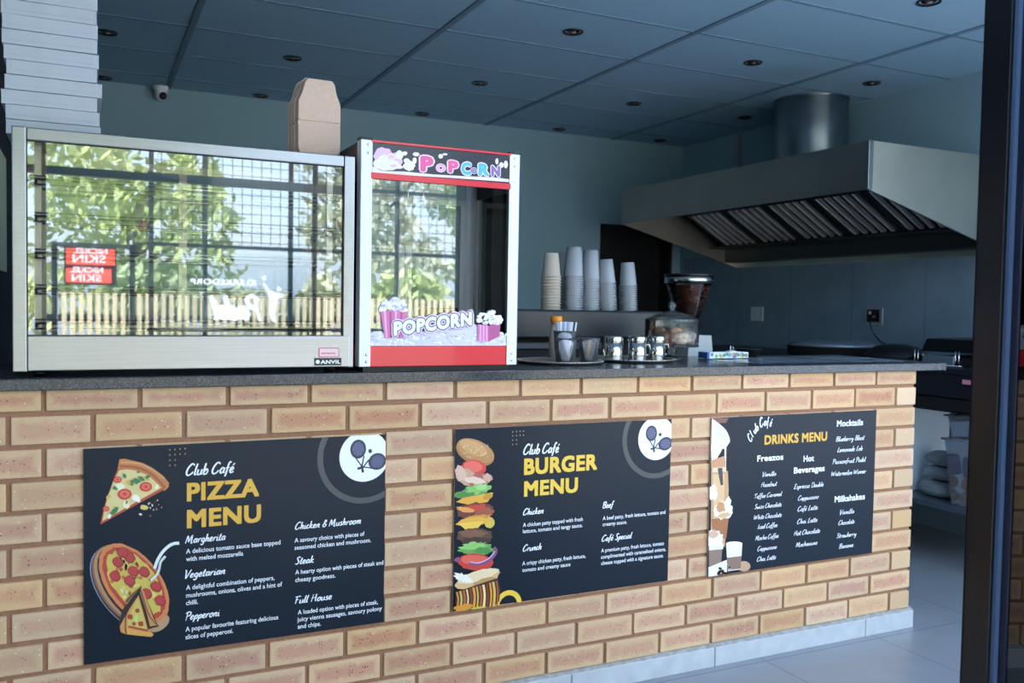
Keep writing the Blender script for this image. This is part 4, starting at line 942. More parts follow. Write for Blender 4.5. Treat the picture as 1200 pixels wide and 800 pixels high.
# ================================================================== BOXES ON THE CABINET
bw, bh, bdp = 0.238, 0.0395, 0.235
rg = random.Random(11); z = dz1; N_BOX = 19
offs = [0.006, 0.004, -0.004, 0.006, 0.002, 0.0, -0.002, -0.003, -0.003, -0.004, -0.003, -0.004, -0.003, -0.004, -0.003, -0.002, -0.004, -0.003, -0.004]
wid = [0.238, 0.236, 0.240, 0.244, 0.226, 0.238, 0.238, 0.238, 0.238, 0.238, 0.238, 0.238, 0.238, 0.238, 0.238, 0.238, 0.238, 0.238, 0.238]
proto = None
for k in range(N_BOX):
    zz = dz1+k*(bh+0.0012)
    if k == 0: lab = 'white flat pizza box, lowest of the tall stack on the steel display'
    else: lab = 'white flat pizza box, %s from the bottom of the stack on the display' % (ORD[k] if k < 17 else ['eighteenth', 'nineteenth'][k-17])
    cx = 0.016+offs[k]; sc = wid[k]/bw
    if proto is None:
        t = thing('pizza_box', lab, 'pizza box', (cx, 0.285, zz), 'white pizza boxes in the stack')
        mb = MB(); mb.box(cx-bw/2+0.001, cx+bw/2-0.001, 0.285-bdp/2+0.001, 0.285+bdp/2-0.001, zz, zz+bh*0.93, 0.0012); mb.build('box_base', BOXCARD, t)
        mb = MB(); mb.box(cx-bw/2, cx+bw/2, 0.285-bdp/2+0.002, 0.285+bdp/2, zz+bh*0.93, zz+bh, 0.001)
        mb.box(cx-bw/2+0.012, cx+bw/2-0.012, 0.285-bdp/2+0.0004, 0.285-bdp/2+0.002, zz+bh*0.30, zz+bh*0.97, 0.0004); mb.build('lid', BOXCARD, t)
        mb = MB()
        for sx in (-1, 1): mb.lathe([(0, -0.0003), (0.0045, 0)], (cx+sx*bw*0.42, 0.285-bdp/2+0.0009, zz+bh*0.4), 10, 'Y')
        mb.build('vent_hole', pm('vent_shadow', (0.62, 0.63, 0.64), 0.8), t)
        proto = t; t.scale = (sc, 1, 1)
    else:
        t = dup(proto, (cx, 0.285+rg.uniform(-0.003, 0.003), zz), lab); t.scale = (sc, 1, 1); t.rotation_euler.z = rg.uniform(-0.02, 0.02)
# kraft clamshells standing on end, nested one behind the other
def clam(y_, x_, lab, zb):
    t = thing('takeaway_box', lab, 'takeaway box', (x_, y_, zb), 'kraft takeaway boxes on the display')
    W, H = 0.152, 0.262
    def outline(s, w_=W, h_=H):
        q = [(-0.30, 0), (0.34, 0), (0.43, 0.05), (0.485, 0.12), (0.49, 0.40), (0.475, 0.44), (0.49, 0.47), (0.485, 0.70), (0.40, 0.82), (0.355, 0.95), (0.30, 0.995), (-0.26, 1.0), (-0.33, 0.96), (-0.41, 0.80), (-0.485, 0.70), (-0.49, 0.47), (-0.475, 0.44), (-0.49, 0.40), (-0.485, 0.12), (-0.41, 0.03)]
        return [((a*w_)*s, (b_-0.5)*h_*s+0.5*h_) for a, b_ in q]
    def tray(mb, z_lo, z_hi):
        rings = []
        prof = [(1.0, 0.030), (1.0, 0.027), (0.965, 0.026), (0.90, 0.002), (0.88, 0.0), ]
        pts0 = [p for p in outline(1.0)]
        cxm, czm = 0, (z_lo+z_hi)/2
        half = [(a, min(max(b_, z_lo), z_hi)) for a, b_ in pts0 if z_lo-0.004 <= b_ <= z_hi+0.004]
        vr = []
        for s, d in prof:
            vr.append([mb.b.verts.new((x_+a*s, y_+d, zb+czm+(b_-czm)*s)) for a, b_ in half])
        n = len(half)
        for A, B in zip(vr, vr[1:]):
            for i in range(n): mb.b.faces.new((A[i], A[(i+1) % n], B[(i+1) % n], B[i]))
        mb.b.faces.new(vr[-1]); mb.b.faces.new(vr[0][::-1])
        bmesh.ops.recalc_face_normals(mb.b, faces=mb.b.faces)
    mb = MB(); tray(mb, 0.0, 0.118); mb.build('tray_half', KRAFT, t)
    mb = MB(); tray(mb, 0.112, 0.262); mb.build('lid_half', KRAFT, t)
    mb = MB(); mb.box(x_-W*0.44, x_+W*0.44, y_+0.0020, y_+0.0285, zb+0.103, zb+0.122); mb.build('hinge', KRAFT, t)
    return t
c0 = clam(0.175, 0.768, 'brown kraft takeaway box standing on end, front of the three on the display', dz1)
dup(c0, (0.766, 0.205, dz1), 'brown kraft takeaway box standing on end, middle of the three on the display')
dup(c0, (0.762, 0.235, dz1), 'brown kraft takeaway box standing on end, rear of the three on the display')

# ================================================================== BACK BENCH AND COFFEE GEAR
bb = thing('service_bench', 'dark service bench behind the worktop carrying the coffee machine', 'bench', (2.2, 0.95, 0))
mb = MB(); mb.box(0.95, 3.10, 0.64, 1.26, 0.865, 0.90, 0.003); mb.build('bench_top', MATTBLACK, bb)
for x in (0.98, 3.03): mb = MB(); mb.box(x, x+0.04, 0.66, 1.24, 0.0, 0.8645); mb.build('bench_leg', MATTBLACK, bb)
BT = 0.90
cm = thing('coffee_machine', 'wide dark coffee machine with stacks of cups standing on its flat top', 'coffee machine', (1.98, 0.9, BT))
mx0, mx1, my0, my1 = 1.46, 2.475, 0.70, 1.16
GREYM = pm('machine_charcoal', (0.14, 0.15, 0.165), 0.38)
mb = MB(); mb.box(mx0, mx1, my0, my1, 1.215, 1.330, 0.006); mb.build('upper_body', GREYM, cm)
mb = MB(); mb.box(mx0+0.05, mx1-0.05, my0+0.06, my1-0.08, 0.93, 1.2145); mb.build('lower_body', MATTBLACK, cm)
mb = MB(); mb.box(mx0+0.01, mx1-0.01, my0+0.02, my1, 0.918, 0.975, 0.004); mb.build('base', GREYM, cm)
mb = MB(); mb.box(mx0+0.06, mx1-0.3, my0+0.045, my0+0.0595, 1.165, 1.192, 0.003); mb.build('rear_trim', pm('trim_grey', (0.30, 0.32, 0.34), 0.4), cm)
mb = MB(); mb.box(mx0+0.004, mx1-0.004, my0+0.004, my1-0.004, 1.330, 1.3345); mb.build('cup_tray', MATTBLACK, cm)
for x in (mx0+0.08, mx1-0.08):
    for y_ in (my0+0.08, my1-0.08): mb = MB(); mb.lathe([(0, 0), (0.022, 0), (0.026, 0.0175), (0, 0.0175)], (x, y_, BT), 16); mb.build('foot', BLACK, cm)
CT = 1.3345
def cup_mesh(name, h, rn, rr, mat, lip):
    """upturned tapered cup: narrow base on top, rolled rim below"""
    mb = MB(); mb.lathe([(rr+lip*0.2, 0.0055), (rr+lip, 0.0045), (rr+lip, 0.0), (rr-0.001, 0.0), (rr-0.0016, 0.006), (rn-0.0016, h-0.006), (0, h-0.006)], (0, 0, 0), 28)
    mb.lathe([(rr+lip*0.2, 0.0055), (rr-0.0004, 0.007), (rn+0.0008, h-0.001), (rn-0.001, h), (rn-0.004, h), (rn-0.005, h-0.004), (0, h-0.004)], (0, 0, 0), 28)
    bmesh.ops.remove_doubles(mb.b, verts=mb.b.verts, dist=1e-6)
    me = bpy.data.meshes.new(name); mb.b.to_mesh(me); mb.b.free(); me.materials.append(mat); return me
def stack(name, me, n, dz, x, y, lean, kind, where, group):
    for k in range(n):
        o = bpy.data.objects.new(name, me); COL.objects.link(o); o.location = (x+lean[0]*k*dz, y+lean[1]*k*dz, CT+k*dz); o.rotation_euler = (-lean[1], lean[0], 0)
        pos = ('lowest' if k == 0 else 'topmost' if k == n-1 else ORD[k]+' from the bottom')
        tag(o, '%s upturned cup, %s of the %s' % (kind, pos, where), 'cup', group)
pcup = cup_mesh('paper_cup', 0.106, 0.0305, 0.0415, PAPERCUP, 0.0045)
ccup = cup_mesh('plastic_cup', 0.135, 0.034, 0.043, CLEARCUP, 0.0042)
ccup2 = cup_mesh('plastic_cup', 0.112, 0.0300, 0.040, CLEARCUP, 0.0042)
def atx(px, y): return P(px, 362, y).x
stack('paper_cup', pcup, 12, 0.0130, atx(645, 0.82), 0.82, (0.0, 0), 'brown paper', 'stack beside the popcorn machine', 'brown paper cups')
stack('plastic_cup', ccup, 13, 0.0105, atx(660, 0.93), 0.93, (0, 0), 'clear plastic', 'stack behind the tallest one', 'clear plastic cups')
stack('plastic_cup', ccup, 15, 0.0104, atx(671.5, 0.83), 0.83, (0, 0), 'clear plastic', 'tallest stack', 'clear plastic cups')
stack('plastic_cup', ccup, 14, 0.0106, atx(691.5, 0.86), 0.86, (-0.01, 0), 'clear plastic', 'second tallest stack', 'clear plastic cups')
stack('plastic_cup', ccup2, 13, 0.0102, atx(712.5, 0.84), 0.84, (-0.07, 0), 'clear plastic', 'leaning stack at the doorway edge', 'clear plastic cups')
stack('plastic_cup', ccup2, 12, 0.0102, atx(737, 0.84), 0.84, (-0.06, 0), 'clear plastic', 'short stack before the doorway', 'clear plastic cups')

# coffee grinder
gx, gy = 2.70, 0.82
gr = thing('coffee_grinder', 'coffee grinder with a clear hopper of roasted beans, behind the glass cake dome', 'coffee grinder', (gx, gy, BT))
mb = MB(); mb.prism([(gx-0.085, gy-0.11, BT), (gx+0.095, gy-0.11, BT), (gx+0.070, gy-0.09, 1.225), (gx-0.06, gy-0.09, 1.225)], (0, 0.20, 0)); mb.build('body', pm('grinder_grey', (0.70, 0.71, 0.70), 0.4), gr)
mb = MB(); mb.lathe([(0, 1.2255), (0.062, 1.2255), (0.062, 1.270), (0.056, 1.298), (0, 1.298)], (gx, gy, 0), 32); mb.build('collar', BLACK, gr)
mb = MB(); mb.lathe([(0.046, 1.2985), (0.049, 1.2985), (0.108, 1.469), (0.1115, 1.480), (0.1122, 1.503), (0.1108, 1.503), (0.1105, 1.481), (0.1045, 1.468), (0.046, 1.3)], (gx, gy, 0), 40); mb.build('hopper', glass('smoked_hopper', 1.5, (0.95, 0.92, 0.90)), gr)
mb = MB(); mb.lathe([(0, 1.5035), (0.117, 1.5035), (0.119, 1.507), (0.117, 1.514), (0, 1.514)], (gx, gy, 0), 40); mb.build('lid', pm('lid_dark', (0.10, 0.09, 0.10), 0.25), gr)
mb = MB(); mb.lathe([(0.1125, 1.470), (0.1165, 1.470), (0.1165, 1.500), (0.1125, 1.500), (0.1125, 1.470)], (gx, gy, 0), 40); mb.build('hopper_band', MIRRORSTEEL, gr)
def beans_mesh():
    mb = MB(); rg = random.Random(4)
    mb.lathe([(0, 1.301), (0.042, 1.301), (0.0955, 1.455), (0.04, 1.464), (0, 1.462)], (gx, gy, 0), 28)
    for i in range(900):
        z = rg.uniform(1.306, 1.462); rr = 0.0445+(z-1.3)*0.345; a = rg.uniform(0, 2*PI)
        c = Vector((gx+rr*math.cos(a), gy+rr*math.sin(a), z)); u = Vector((rg.uniform(-1, 1), rg.uniform(-1, 1), rg.uniform(-1, 1))).normalized()
        v = u.orthogonal().normalized(); w_ = u.cross(v); b_ = mb.b
        ps = [b_.verts.new(c+u*0.0055), b_.verts.new(c-u*0.0055), b_.verts.new(c+v*0.0038), b_.verts.new(c-v*0.0038), b_.verts.new(c+w_*0.003), b_.verts.new(c-w_*0.003)]
        for i0, j0, k0 in ((0,2,4),(2,1,4),(1,3,4),(3,0,4),(2,0,5),(1,2,5),(3,1,5),(0,3,5)): b_.faces.new((ps[i0], ps[j0], ps[k0])).smooth = True
    return mb
bo = beans_mesh().build('coffee_beans', pm('roasted_bean', (0.46, 0.27, 0.21), 0.4, noise=0.35, scale=120)); bo['kind'] = 'stuff'
tag(bo, 'dark roasted coffee beans filling the clear grinder hopper', 'coffee beans')

# ================================================================== ON THE WORKTOP
def tray(x, y, r, lab):
    t = thing('serving_tray', lab, 'tray', (x, y, TOP), 'round steel trays on the worktop')
    mb = MB(); mb.lathe([(0, 0), (r*0.86, 0), (r*0.93, 0.002), (r, 0.010), (r*1.0, 0.0125), (r*0.985, 0.0125), (r*0.92, 0.0045), (r*0.86, 0.0025), (0, 0.0025)], (x, y, TOP), 56); mb.build('dish', STEEL2, t)
    mb = MB()
    for k in range(64):
        a = 2*PI*k/64; mb.ball((x+r*0.99*math.cos(a), y+r*0.99*math.sin(a), TOP+0.0118), 0.0032, sub=1)
    mb.build('beaded_rim', MIRRORSTEEL, t)
    return t
T1, T2 = (1.715, 0.295), (2.082, 0.365)
tray(*T1, 0.166, 'round steel tray holding clear tumblers of sachets and sticks')
tray(*T2, 0.180, 'round steel tray holding three lidded canisters')
TZ = TOP+0.0027
# clear containers
def tumbler(name, x, y, z, h, rb, rt, lab, mat=TUMBLER, flare=0.0):
    mb = MB(); mb.lathe([(0, 0.0), (rb, 0.0), (rb+(rt-rb)*0.75, h*0.8), (rt+flare, h), (rt+flare-0.0015, h), (rb+(rt-rb)*0.75-0.0015, h*0.8), (rb-0.0015, 0.0025), (0, 0.0025)], (x, y, z), 32)
    return tag(mb.build(name, mat), lab, 'cup')
tumbler('plastic_tumbler', 1.722, 0.262, TZ, 0.092, 0.036, 0.042, 'clear plastic tumbler of paper sachets on the round tray')
tumbler('plastic_tumbler', 1.828, 0.272, TZ, 0.094, 0.033, 0.040, 'clear plastic tumbler with flared lip holding wooden stirrers', flare=0.007)
tumbler('straw_cup', 1.765, 0.348, TZ, 0.118, 0.034, 0.045, 'tall clear cup packed with white straws behind the two tumblers')
rg = random.Random(5)
me_straw = None
for k in range(22):
    a = 2*PI*k/9+0.3*(k//9); rr = (0.012, 0.024, 0.031)[k % 3]
    if me_straw is None:
        mb = MB(); mb.tube([(0, 0, 0), (0, 0, 0.150)], 0.0032, 8); me_straw = mb.build('drinking_straw', pm('straw_white', (0.88, 0.88, 0.92), 0.6)); o = me_straw
    else: o = me_straw.copy(); COL.objects.link(o)
    o.location = (1.765+rr*0.8*math.cos(a), 0.348+rr*0.8*math.sin(a), TZ+0.003); o.rotation_euler = (-0.13*math.sin(a)*rr/0.031, 0.13*math.cos(a)*rr/0.031, 0)
    tag(o, 'white paper straw in the tight bundle standing in the tall clear cup', 'straw', 'white straws in the tall cup')
me_s = None
for k, (ax_, ln) in enumerate(((-0.30, 0.0), (0.32, 0.004), (-0.22, 0.010), (0.24, -0.006), (0.05, 0.008))):
    if me_s is None:
        mb = MB(); mb.box(-0.0075, 0.0075, -0.0015, 0.0015, 0, 0.083, 0.0012); me_s = mb.build('sugar_sachet', pm('sachet_paper', (0.90, 0.87, 0.92), 0.7, noise=0.12, scale=60)); o = me_s
    else: o = me_s.copy(); COL.objects.link(o)
    o.location = (1.722-0.28*ax_*0.09*0.0-ax_*0.035, 0.262-0.018+0.008*k, TZ+0.0045); o.rotation_euler = (0, ax_, 0)
    tag(o, 'slim white paper sachet leaning crosswise in the clear tumbler beside the straws', 'sachet', 'paper sachets in the tumbler')
me_s = None
for k, (ax_, dy_) in enumerate(((0.20, 0.0), (0.26, 0.006), (0.14, -0.006))):
    if me_s is None:
        mb = MB(); mb.box(-0.003, 0.003, -0.0008, 0.0008, 0, 0.085, 0.0006); me_s = mb.build('wooden_stirrer', pm('birch_stick', (0.80, 0.62, 0.40), 0.7)); o = me_s
    else: o = me_s.copy(); COL.objects.link(o)
    o.location = (1.814+0.004*k, 0.272+dy_, TZ+0.0040); o.rotation_euler = (0, ax_, 0)
    tag(o, 'thin pale wooden stirrer leaning in the flared clear tumbler', 'stirrer', 'wooden stirrers in the tumbler')
bt = thing('squeeze_bottle', 'small bottle with an orange cap behind the bundle of white straws', 'bottle', (1.812, 0.505, TOP))
mb = MB(); mb.lathe([(0, 0), (0.026, 0), (0.028, 0.004), (0.028, 0.10), (0.020, 0.13), (0.018, 0.145), (0, 0.145)], (1.812, 0.505, TOP), 28); mb.build('bottle_body', pm('bottle_cream', (0.78, 0.74, 0.66), 0.4), bt)
mb = MB(); mb.lathe([(0, 0.1455), (0.024, 0.1455), (0.024, 0.172), (0.021, 0.175), (0, 0.175)], (1.812, 0.505, TOP), 28); mb.build('cap', pm('orange_cap', (0.95, 0.58, 0.16), 0.4), bt, 'orange cap')
# lidded steel canisters
def canister(x, y, lab, handle):
    t = thing('canister', lab, 'canister', (x, y, TZ), 'steel canisters on the tray')
    mb = MB(); mb.lathe([(0, 0), (0.0345, 0), (0.036, 0.002), (0.036, 0.078), (0, 0.078)], (x, y, TZ), 36); mb.build('canister_body', MIRRORSTEEL, t)
    mb = MB(); mb.lathe([(0, 0.0782), (0.0375, 0.0782), (0.038, 0.080), (0.038, 0.094), (0.036, 0.098), (0.030, 0.0995), (0, 0.100)], (x, y, TZ), 36); mb.build('lid', MIRRORSTEEL, t)
    mb = MB(); mb.tube([(x+handle*0.035, y-0.01, TZ+0.066), (x+handle*0.050, y-0.012, TZ+0.064), (x+handle*0.055, y-0.012, TZ+0.045), (x+handle*0.050, y-0.012, TZ+0.026), (x+handle*0.035, y-0.01, TZ+0.022)], 0.0035, 8); mb.build('handle', MIRRORSTEEL, t)
    return t
canister(1.972, 0.325, 'lidded steel canister beside the clear tumblers, handle turned towards them', -1)
canister(2.083, 0.325, 'lidded steel canister in the middle of the round tray', 1)
canister(2.190, 0.348, 'lidded steel canister on the round tray, right beside the glass cake dome', 1)
tumbler('small_cup', 2.040, 0.415, TZ, 0.086, 0.026, 0.031, 'small white cup half hidden behind two steel canisters', pm('milky_cup', (0.80, 0.82, 0.86), 0.5))
# glass cake stand with dome
kx, ky = 2.325, 0.43
ks = thing('cake_dome', 'glass footed cake stand with domed lid and ball knob, holding pastries', 'cake stand', (kx, ky, TOP))
CG = glass('cut_glass', 1.6, (0.99, 0.995, 0.995), haze=0.05, hcol=(0.85, 0.90, 0.95))
mb = MB(); mb.lathe([(0, 0), (0.052, 0), (0.053, 0.004), (0.030, 0.010), (0.016, 0.016), (0.019, 0.024), (0.025, 0.034), (0.019, 0.045), (0.016, 0.049), (0.045, 0.0525), (0.112, 0.055), (0.115, 0.059), (0.110, 0.062), (0, 0.060)], (kx, ky, TOP), 48); mb.build('stand', CG, ks)
mb = MB(); mb.lathe([(0.108, 0.0625), (0.111, 0.0625), (0.113, 0.080), (0.113, 0.160), (0.117, 0.166), (0.112, 0.172), (0.060, 0.192), (0.022, 0.202), (0.014, 0.205), (0.0, 0.205), (0.0, 0.202), (0.014, 0.202), (0.060, 0.189), (0.109, 0.168), (0.110, 0.160), (0.110, 0.080), (0.108, 0.0628)], (kx, ky, TOP), 48); dm_ = mb.build('dome', CG, ks)
mb = MB(); mb.lathe([(0.009, 0.2052), (0.009, 0.209), (0.017, 0.216), (0.0195, 0.225), (0.016, 0.235), (0.006, 0.2405), (0, 0.241), ], (kx, ky, TOP), 24); mb.build('knob', CG, dm_)
rg = random.Random(8)
for k, (ax_, ay_, c_, lab) in enumerate([(-0.055, -0.045, (0.72, 0.52, 0.32), 'golden pastry at the front inside the glass cake dome'), (0.0, -0.062, (0.80, 0.70, 0.58), 'pale beige sugared pastry inside the glass cake dome'),
        (0.058, -0.042, (0.86, 0.83, 0.78), 'white iced pastry inside the glass cake dome'), (-0.035, 0.035, (0.62, 0.42, 0.26), 'dark brown pastry inside the glass cake dome'), (0.045, 0.035, (0.84, 0.56, 0.36), 'orange brown pastry inside the glass cake dome')]):
    t = thing('pastry', lab, 'pastry', (kx+ax_, ky+ay_, TOP+0.0622), 'pastries under the cake dome')
    mb = MB(); mb.lathe([(0, 0), (0.020, 0), (0.0265, 0.030), (0, 0.030)], (kx+ax_, ky+ay_, TOP+0.0622), 18); mb.build('paper_case', pm('case_%d' % k, (c_[0]*0.9, c_[1]*0.85, c_[2]*0.85), 0.8), t)
    mb = MB(); mb.ball((kx+ax_, ky+ay_, TOP+0.100+0.012*(k > 2)), 0.030, 1, 1, 0.72, 3, 0.07, rg); mb.build('crumb_top', pm('crumb_%d' % k, c_, 0.8, noise=0.3, scale=70), t)
# patterned carton, clip, dark bowl, plastic sheets
cb = thing('patterned_carton', 'small white carton with coloured leaf pattern lying beside the cake dome', 'carton', (2.60, 0.42, TOP+0.002))
cx0, cx1, cy0, cy1, cz0, cz1 = 2.478, 2.700, 0.385, 0.445, TOP+0.0042, TOP+0.030
mb = MB(); mb.box(cx0, cx1, cy0, cy1, cz0, cz1, 0.0015); mb.build('carton_box', pm('carton_white', (0.90, 0.93, 0.92), 0.5), cb)
mb = MB(); mb.box(cx0-0.0006, cx0+0.012, cy0-0.0006, cy1+0.0006, cz0, cz1+0.0006); mb.build('carton_end', pm('carton_blue', (0.22, 0.38, 0.66), 0.5), cb)
mb = MB(); rg = random.Random(3); cols = [pm('dot_%d' % i, c_, 0.5) for i, c_ in enumerate([(0.93, 0.75, 0.25), (0.45, 0.72, 0.42), (0.80, 0.45, 0.45), (0.52, 0.47, 0.72), (0.50, 0.70, 0.80), (0.35, 0.60, 0.40)])]
for k in range(30):
    mb.mi = k % 6; mb.lathe([(0, 0), (0.0075, 0)], (cx0+0.022+(cx1-cx0-0.032)*rg.random(), cy0-0.0006-0.00004*k, cz0+0.008+rg.random()*0.010), 10, 'Y')
mb.build('leaf_pattern', cols, cb)
cl = thing('card_clip', 'little white clip stand with a bent wire on top of the patterned carton', 'clip', (2.63, 0.42, cz1))
mb = MB(); mb.lathe([(0, 0), (0.024, 0), (0.024, 0.003), (0.010, 0.006), (0, 0.006)], (2.63, 0.415, cz1), 20); mb.build('clip_base', WHITE, cl)
mb = MB(); mb.tube([(2.626, 0.415, cz1+0.005), (2.626, 0.415, cz1+0.026)], 0.002, 6); mb.tube([(2.632, 0.415, cz1+0.005)]+[(2.634+0.010*math.sin(a), 0.415, cz1+0.008+0.007-0.007*math.cos(a)) for a in (0.6, 1.4, 2.2, 3.0)], 0.0012, 6); mb.build('wire', WHITE, cl)
mb = MB(); mb.lathe([(0, 0), (0.040, 0), (0.058, 0.034), (0.062, 0.036), (0.060, 0.038), (0.054, 0.034), (0.038, 0.004), (0, 0.004)], (2.825, 0.535, TOP), 32)
tag(mb.build('small_bowl', MATTBLACK), 'small black bowl at the rear edge of the worktop behind the patterned carton', 'bowl')
def sheet(x0, x1, y0, y1, z, lab, sd):
    mb = MB(); nx, ny = 26, 8; rg = random.Random(sd); ph = rg.uniform(0, 6)
    def zz(i, j): return z+0.0014+0.0012*math.sin(i*0.9+ph)*math.cos(j*0.8+ph)
    top = [[mb.b.verts.new((x0+(x1-x0)*i/nx+0.01*math.sin(j+ph), y0+(y1-y0)*j/ny, zz(i, j))) for j in range(ny+1)] for i in range(nx+1)]
    bot = [[mb.b.verts.new(v.co-Vector((0, 0, 0.0006))) for v in r] for r in top]
    for i in range(nx):
        for j in range(ny):
            mb.b.faces.new((top[i][j], top[i+1][j], top[i+1][j+1], top[i][j+1])).smooth = True; mb.b.faces.new((bot[i][j], bot[i][j+1], bot[i+1][j+1], bot[i+1][j])).smooth = True
    return tag(mb.build('plastic_sheet', FILM), lab, 'plastic sheet', 'plastic sheets on the worktop')
sheet(2.47, 3.00, 0.10, 0.48, TOP, 'crumpled clear plastic sheet lying under the patterned carton', 1)
sheet(3.02, 3.36, 0.08, 0.50, TOP, 'crumpled clear plastic sheet lying near the free end of the worktop', 2)

# ================================================================== EXTRACTOR HOOD
hd_ = thing('extractor_hood', 'large stainless extractor hood with baffle filters above the cooking bench', 'extractor hood', (4.36, 1.95, 1.69))
fx, wx, y0h, y1h, zt, zf, zb = 3.79, RWX-0.013, 0.765, 3.14, 2.245, 1.992, 1.693
mb = MB(); mb.box(fx, fx+0.012, y0h+0.0015, y1h-0.0015, zf, zt, 0.001); mb.build('front_fascia', pm('fascia_steel', (0.66, 0.62, 0.61), 0.36, 1.0, noise=0.08, scale=3), hd_)
for y_ in (y0h-0.001, y1h-0.011):
    mb = MB(); mb.prism([(fx, y_, zt), (fx, y_, zf), (wx, y_, zb), (wx, y_, zt)], (0, 0.012, 0)); mb.build('end_panel', STEEL2, hd_)
mb = MB(); mb.box(fx+0.0125, wx, y0h+0.0115, y1h-0.0115, zt-0.012, zt-0.001); mb.build('top_panel', STEEL2, hd_)
mb = MB(); mb.box(wx-0.012, wx, y0h+0.0115, y1h-0.0115, zb+0.002, zt-0.013); mb.build('back_panel', STEEL2, hd_)
mb = MB(); mb.box(4.78, 4.79, y0h+0.0115, y1h-0.0115, zb+0.045, 1.845); mb.box(4.62, 4.78, y0h+0.0115, y1h-0.0115, 1.835, 1.845); mb.box(4.79, wx-0.0125, y0h+0.0115, y1h-0.0115, zb+0.04, zb+0.05); mb.build('grease_gutter', pm('greasy_steel', (0.30, 0.30, 0.29), 0.45, 0.9), hd_)
mb = MB(); mb.box(fx+0.013, 4.26, y0h+0.0115, y1h-0.0115, 2.085, 2.095); mb.build('baffle_ledge', MATTBLACK, hd_)
# filters: slanted units, each with raised bars running down the slope
fa, fb_ = Vector((4.26, 0, 2.085)), Vector((4.66, 0, 1.852)); fd = (fb_-fa); fl = fd.length; fdn = fd.normalized(); fn = Vector((0, 1, 0)).cross(fdn)
if fn.z > 0: fn = -fn
nf = 5; fw = (2.97-0.83)/nf; DARKFILT = pm('filter_dark', (0.07, 0.07, 0.075), 0.6, 0.3)
for k in range(nf):
    ya = 0.83+k*fw; cy_ = ya+fw/2; c_ = (fa+fb_)/2+Vector((0, cy_, 0))
    mb = MB(); mb.obox(c_-fn*0.014, (fdn, (0, 1, 0), fn), (fl, fw-0.006, 0.012)); mb.obox(c_+fdn*(fl/2-0.012)+fn*0.004, (fdn, (0, 1, 0), fn), (0.024, fw-0.006, 0.024)); mb.obox(c_-fdn*(fl/2-0.012)+fn*0.004, (fdn, (0, 1, 0), fn), (0.024, fw-0.006, 0.024))
    for s_ in (-1, 1): mb.obox(c_+Vector((0, s_*(fw/2-0.016), 0))+fn*0.004, (fdn, (0, 1, 0), fn), (fl-0.05, 0.024, 0.024))
    t_ = mb.build('baffle_filter', DARKFILT, hd_)
    mb = MB()
    for j in range(5): mb.obox(c_+Vector((0, (j-2)*(fw-0.09)/4.6, 0))+fn*0.008, (fdn, (0, 1, 0), fn), (fl-0.06, 0.026, 0.010), 0.003)
    mb.build('baffle_bar', pm('baffle_steel', (0.86, 0.86, 0.84), 0.45, 1.0), t_)
mb = MB(); mb.box(fx-0.003, fx+0.03, y0h-0.004, y0h+0.03, zf+0.0, zt+0.002, 0.002); mb.build('corner_strip', STEEL, hd_)
du = thing('extractor_duct', 'round galvanised duct rising from the extractor hood to the ceiling', 'duct', (4.62, 2.05, zt))
mb = MB(); mb.lathe([(0, 0), (0.245, 0), (0.245, CZ-zt-0.012), (0, CZ-zt-0.012)], (4.62, 2.05, zt), 64); mb.build('duct_pipe', DUCT, du)
mb = MB(); mb.lathe([(0.246, 0), (0.252, 0), (0.252, 0.012), (0.246, 0.012)], (4.62, 2.05, CZ-0.0125), 64); mb.build('collar', DUCT, du)
# cable trunking on the wall, switch, socket with plug
mb = MB(); mb.box(RWX-0.035, RWX-0.0005, 3.135, 3.20, zt+0.01, CZ-0.012, 0.002); tag(mb.build('cable_trunking', pm('trunking_grey', (0.55, 0.58, 0.60), 0.6)), 'pale vertical cable trunking on the wall beside the round duct', 'trunking')
TX = RWX-0.0125
sw = thing('light_switch', 'white blank switch plate on the grey wall tiles', 'switch', (TX, 2.87, 1.32))
mb = MB(); mb.box(TX-0.010, TX, 2.805, 2.945, 1.265, 1.375, 0.003); mb.build('plate', pm('switch_white', (0.80, 0.83, 0.85), 0.4), sw)
mb = MB(); mb.box(TX-0.013, TX-0.0102, 2.858, 2.892, 1.290, 1.350, 0.001); mb.build('rocker', pm('switch_white', (0.8, 0.83, 0.85)), sw)
so = thing('power_socket', 'steel framed wall socket with a black plug on the grey wall tiles', 'socket', (TX, 1.70, 1.32))
mb = MB(); mb.box(TX-0.008, TX, 1.640, 1.785, 1.258, 1.378, 0.003); mb.build('plate', pm('socket_steel', (0.62, 0.64, 0.66), 0.35, 0.5), so)
mb = MB(); mb.box(TX-0.0095, TX-0.0082, 1.665, 1.772, 1.282, 1.368, 0.001); mb.build('socket_face', BLACK, so)
mb = MB(); mb.box(TX-0.014, TX-0.0096, 1.735, 1.752, 1.335, 1.355, 0.001); mb.build('socket_switch', WHITE, so)
pl = thing('power_plug', 'black plug and cable hanging from the wall socket', 'plug', (TX-0.0096, 1.70, 1.31))
mb = MB(); mb.lathe([(0, 0), (0.022, 0), (0.020, -0.022), (0.012, -0.040), (0, -0.040)], (TX-0.0097, 1.700, 1.315), 20, 'X'); mb.build('plug_body', BLACK, pl)
mb = MB(); mb.tube(smooth3 := [(TX-0.05, 1.70, 1.31), (TX-0.06, 1.695, 1.28), (TX-0.058, 1.68, 1.23), (TX-0.05, 1.655, 1.19), (TX-0.05, 1.62, 1.16), (TX-0.06, 1.58, 1.145), (TX-0.10, 1.50, 1.135)], 0.005, 8); mb.build('cable', BLACK, pl)

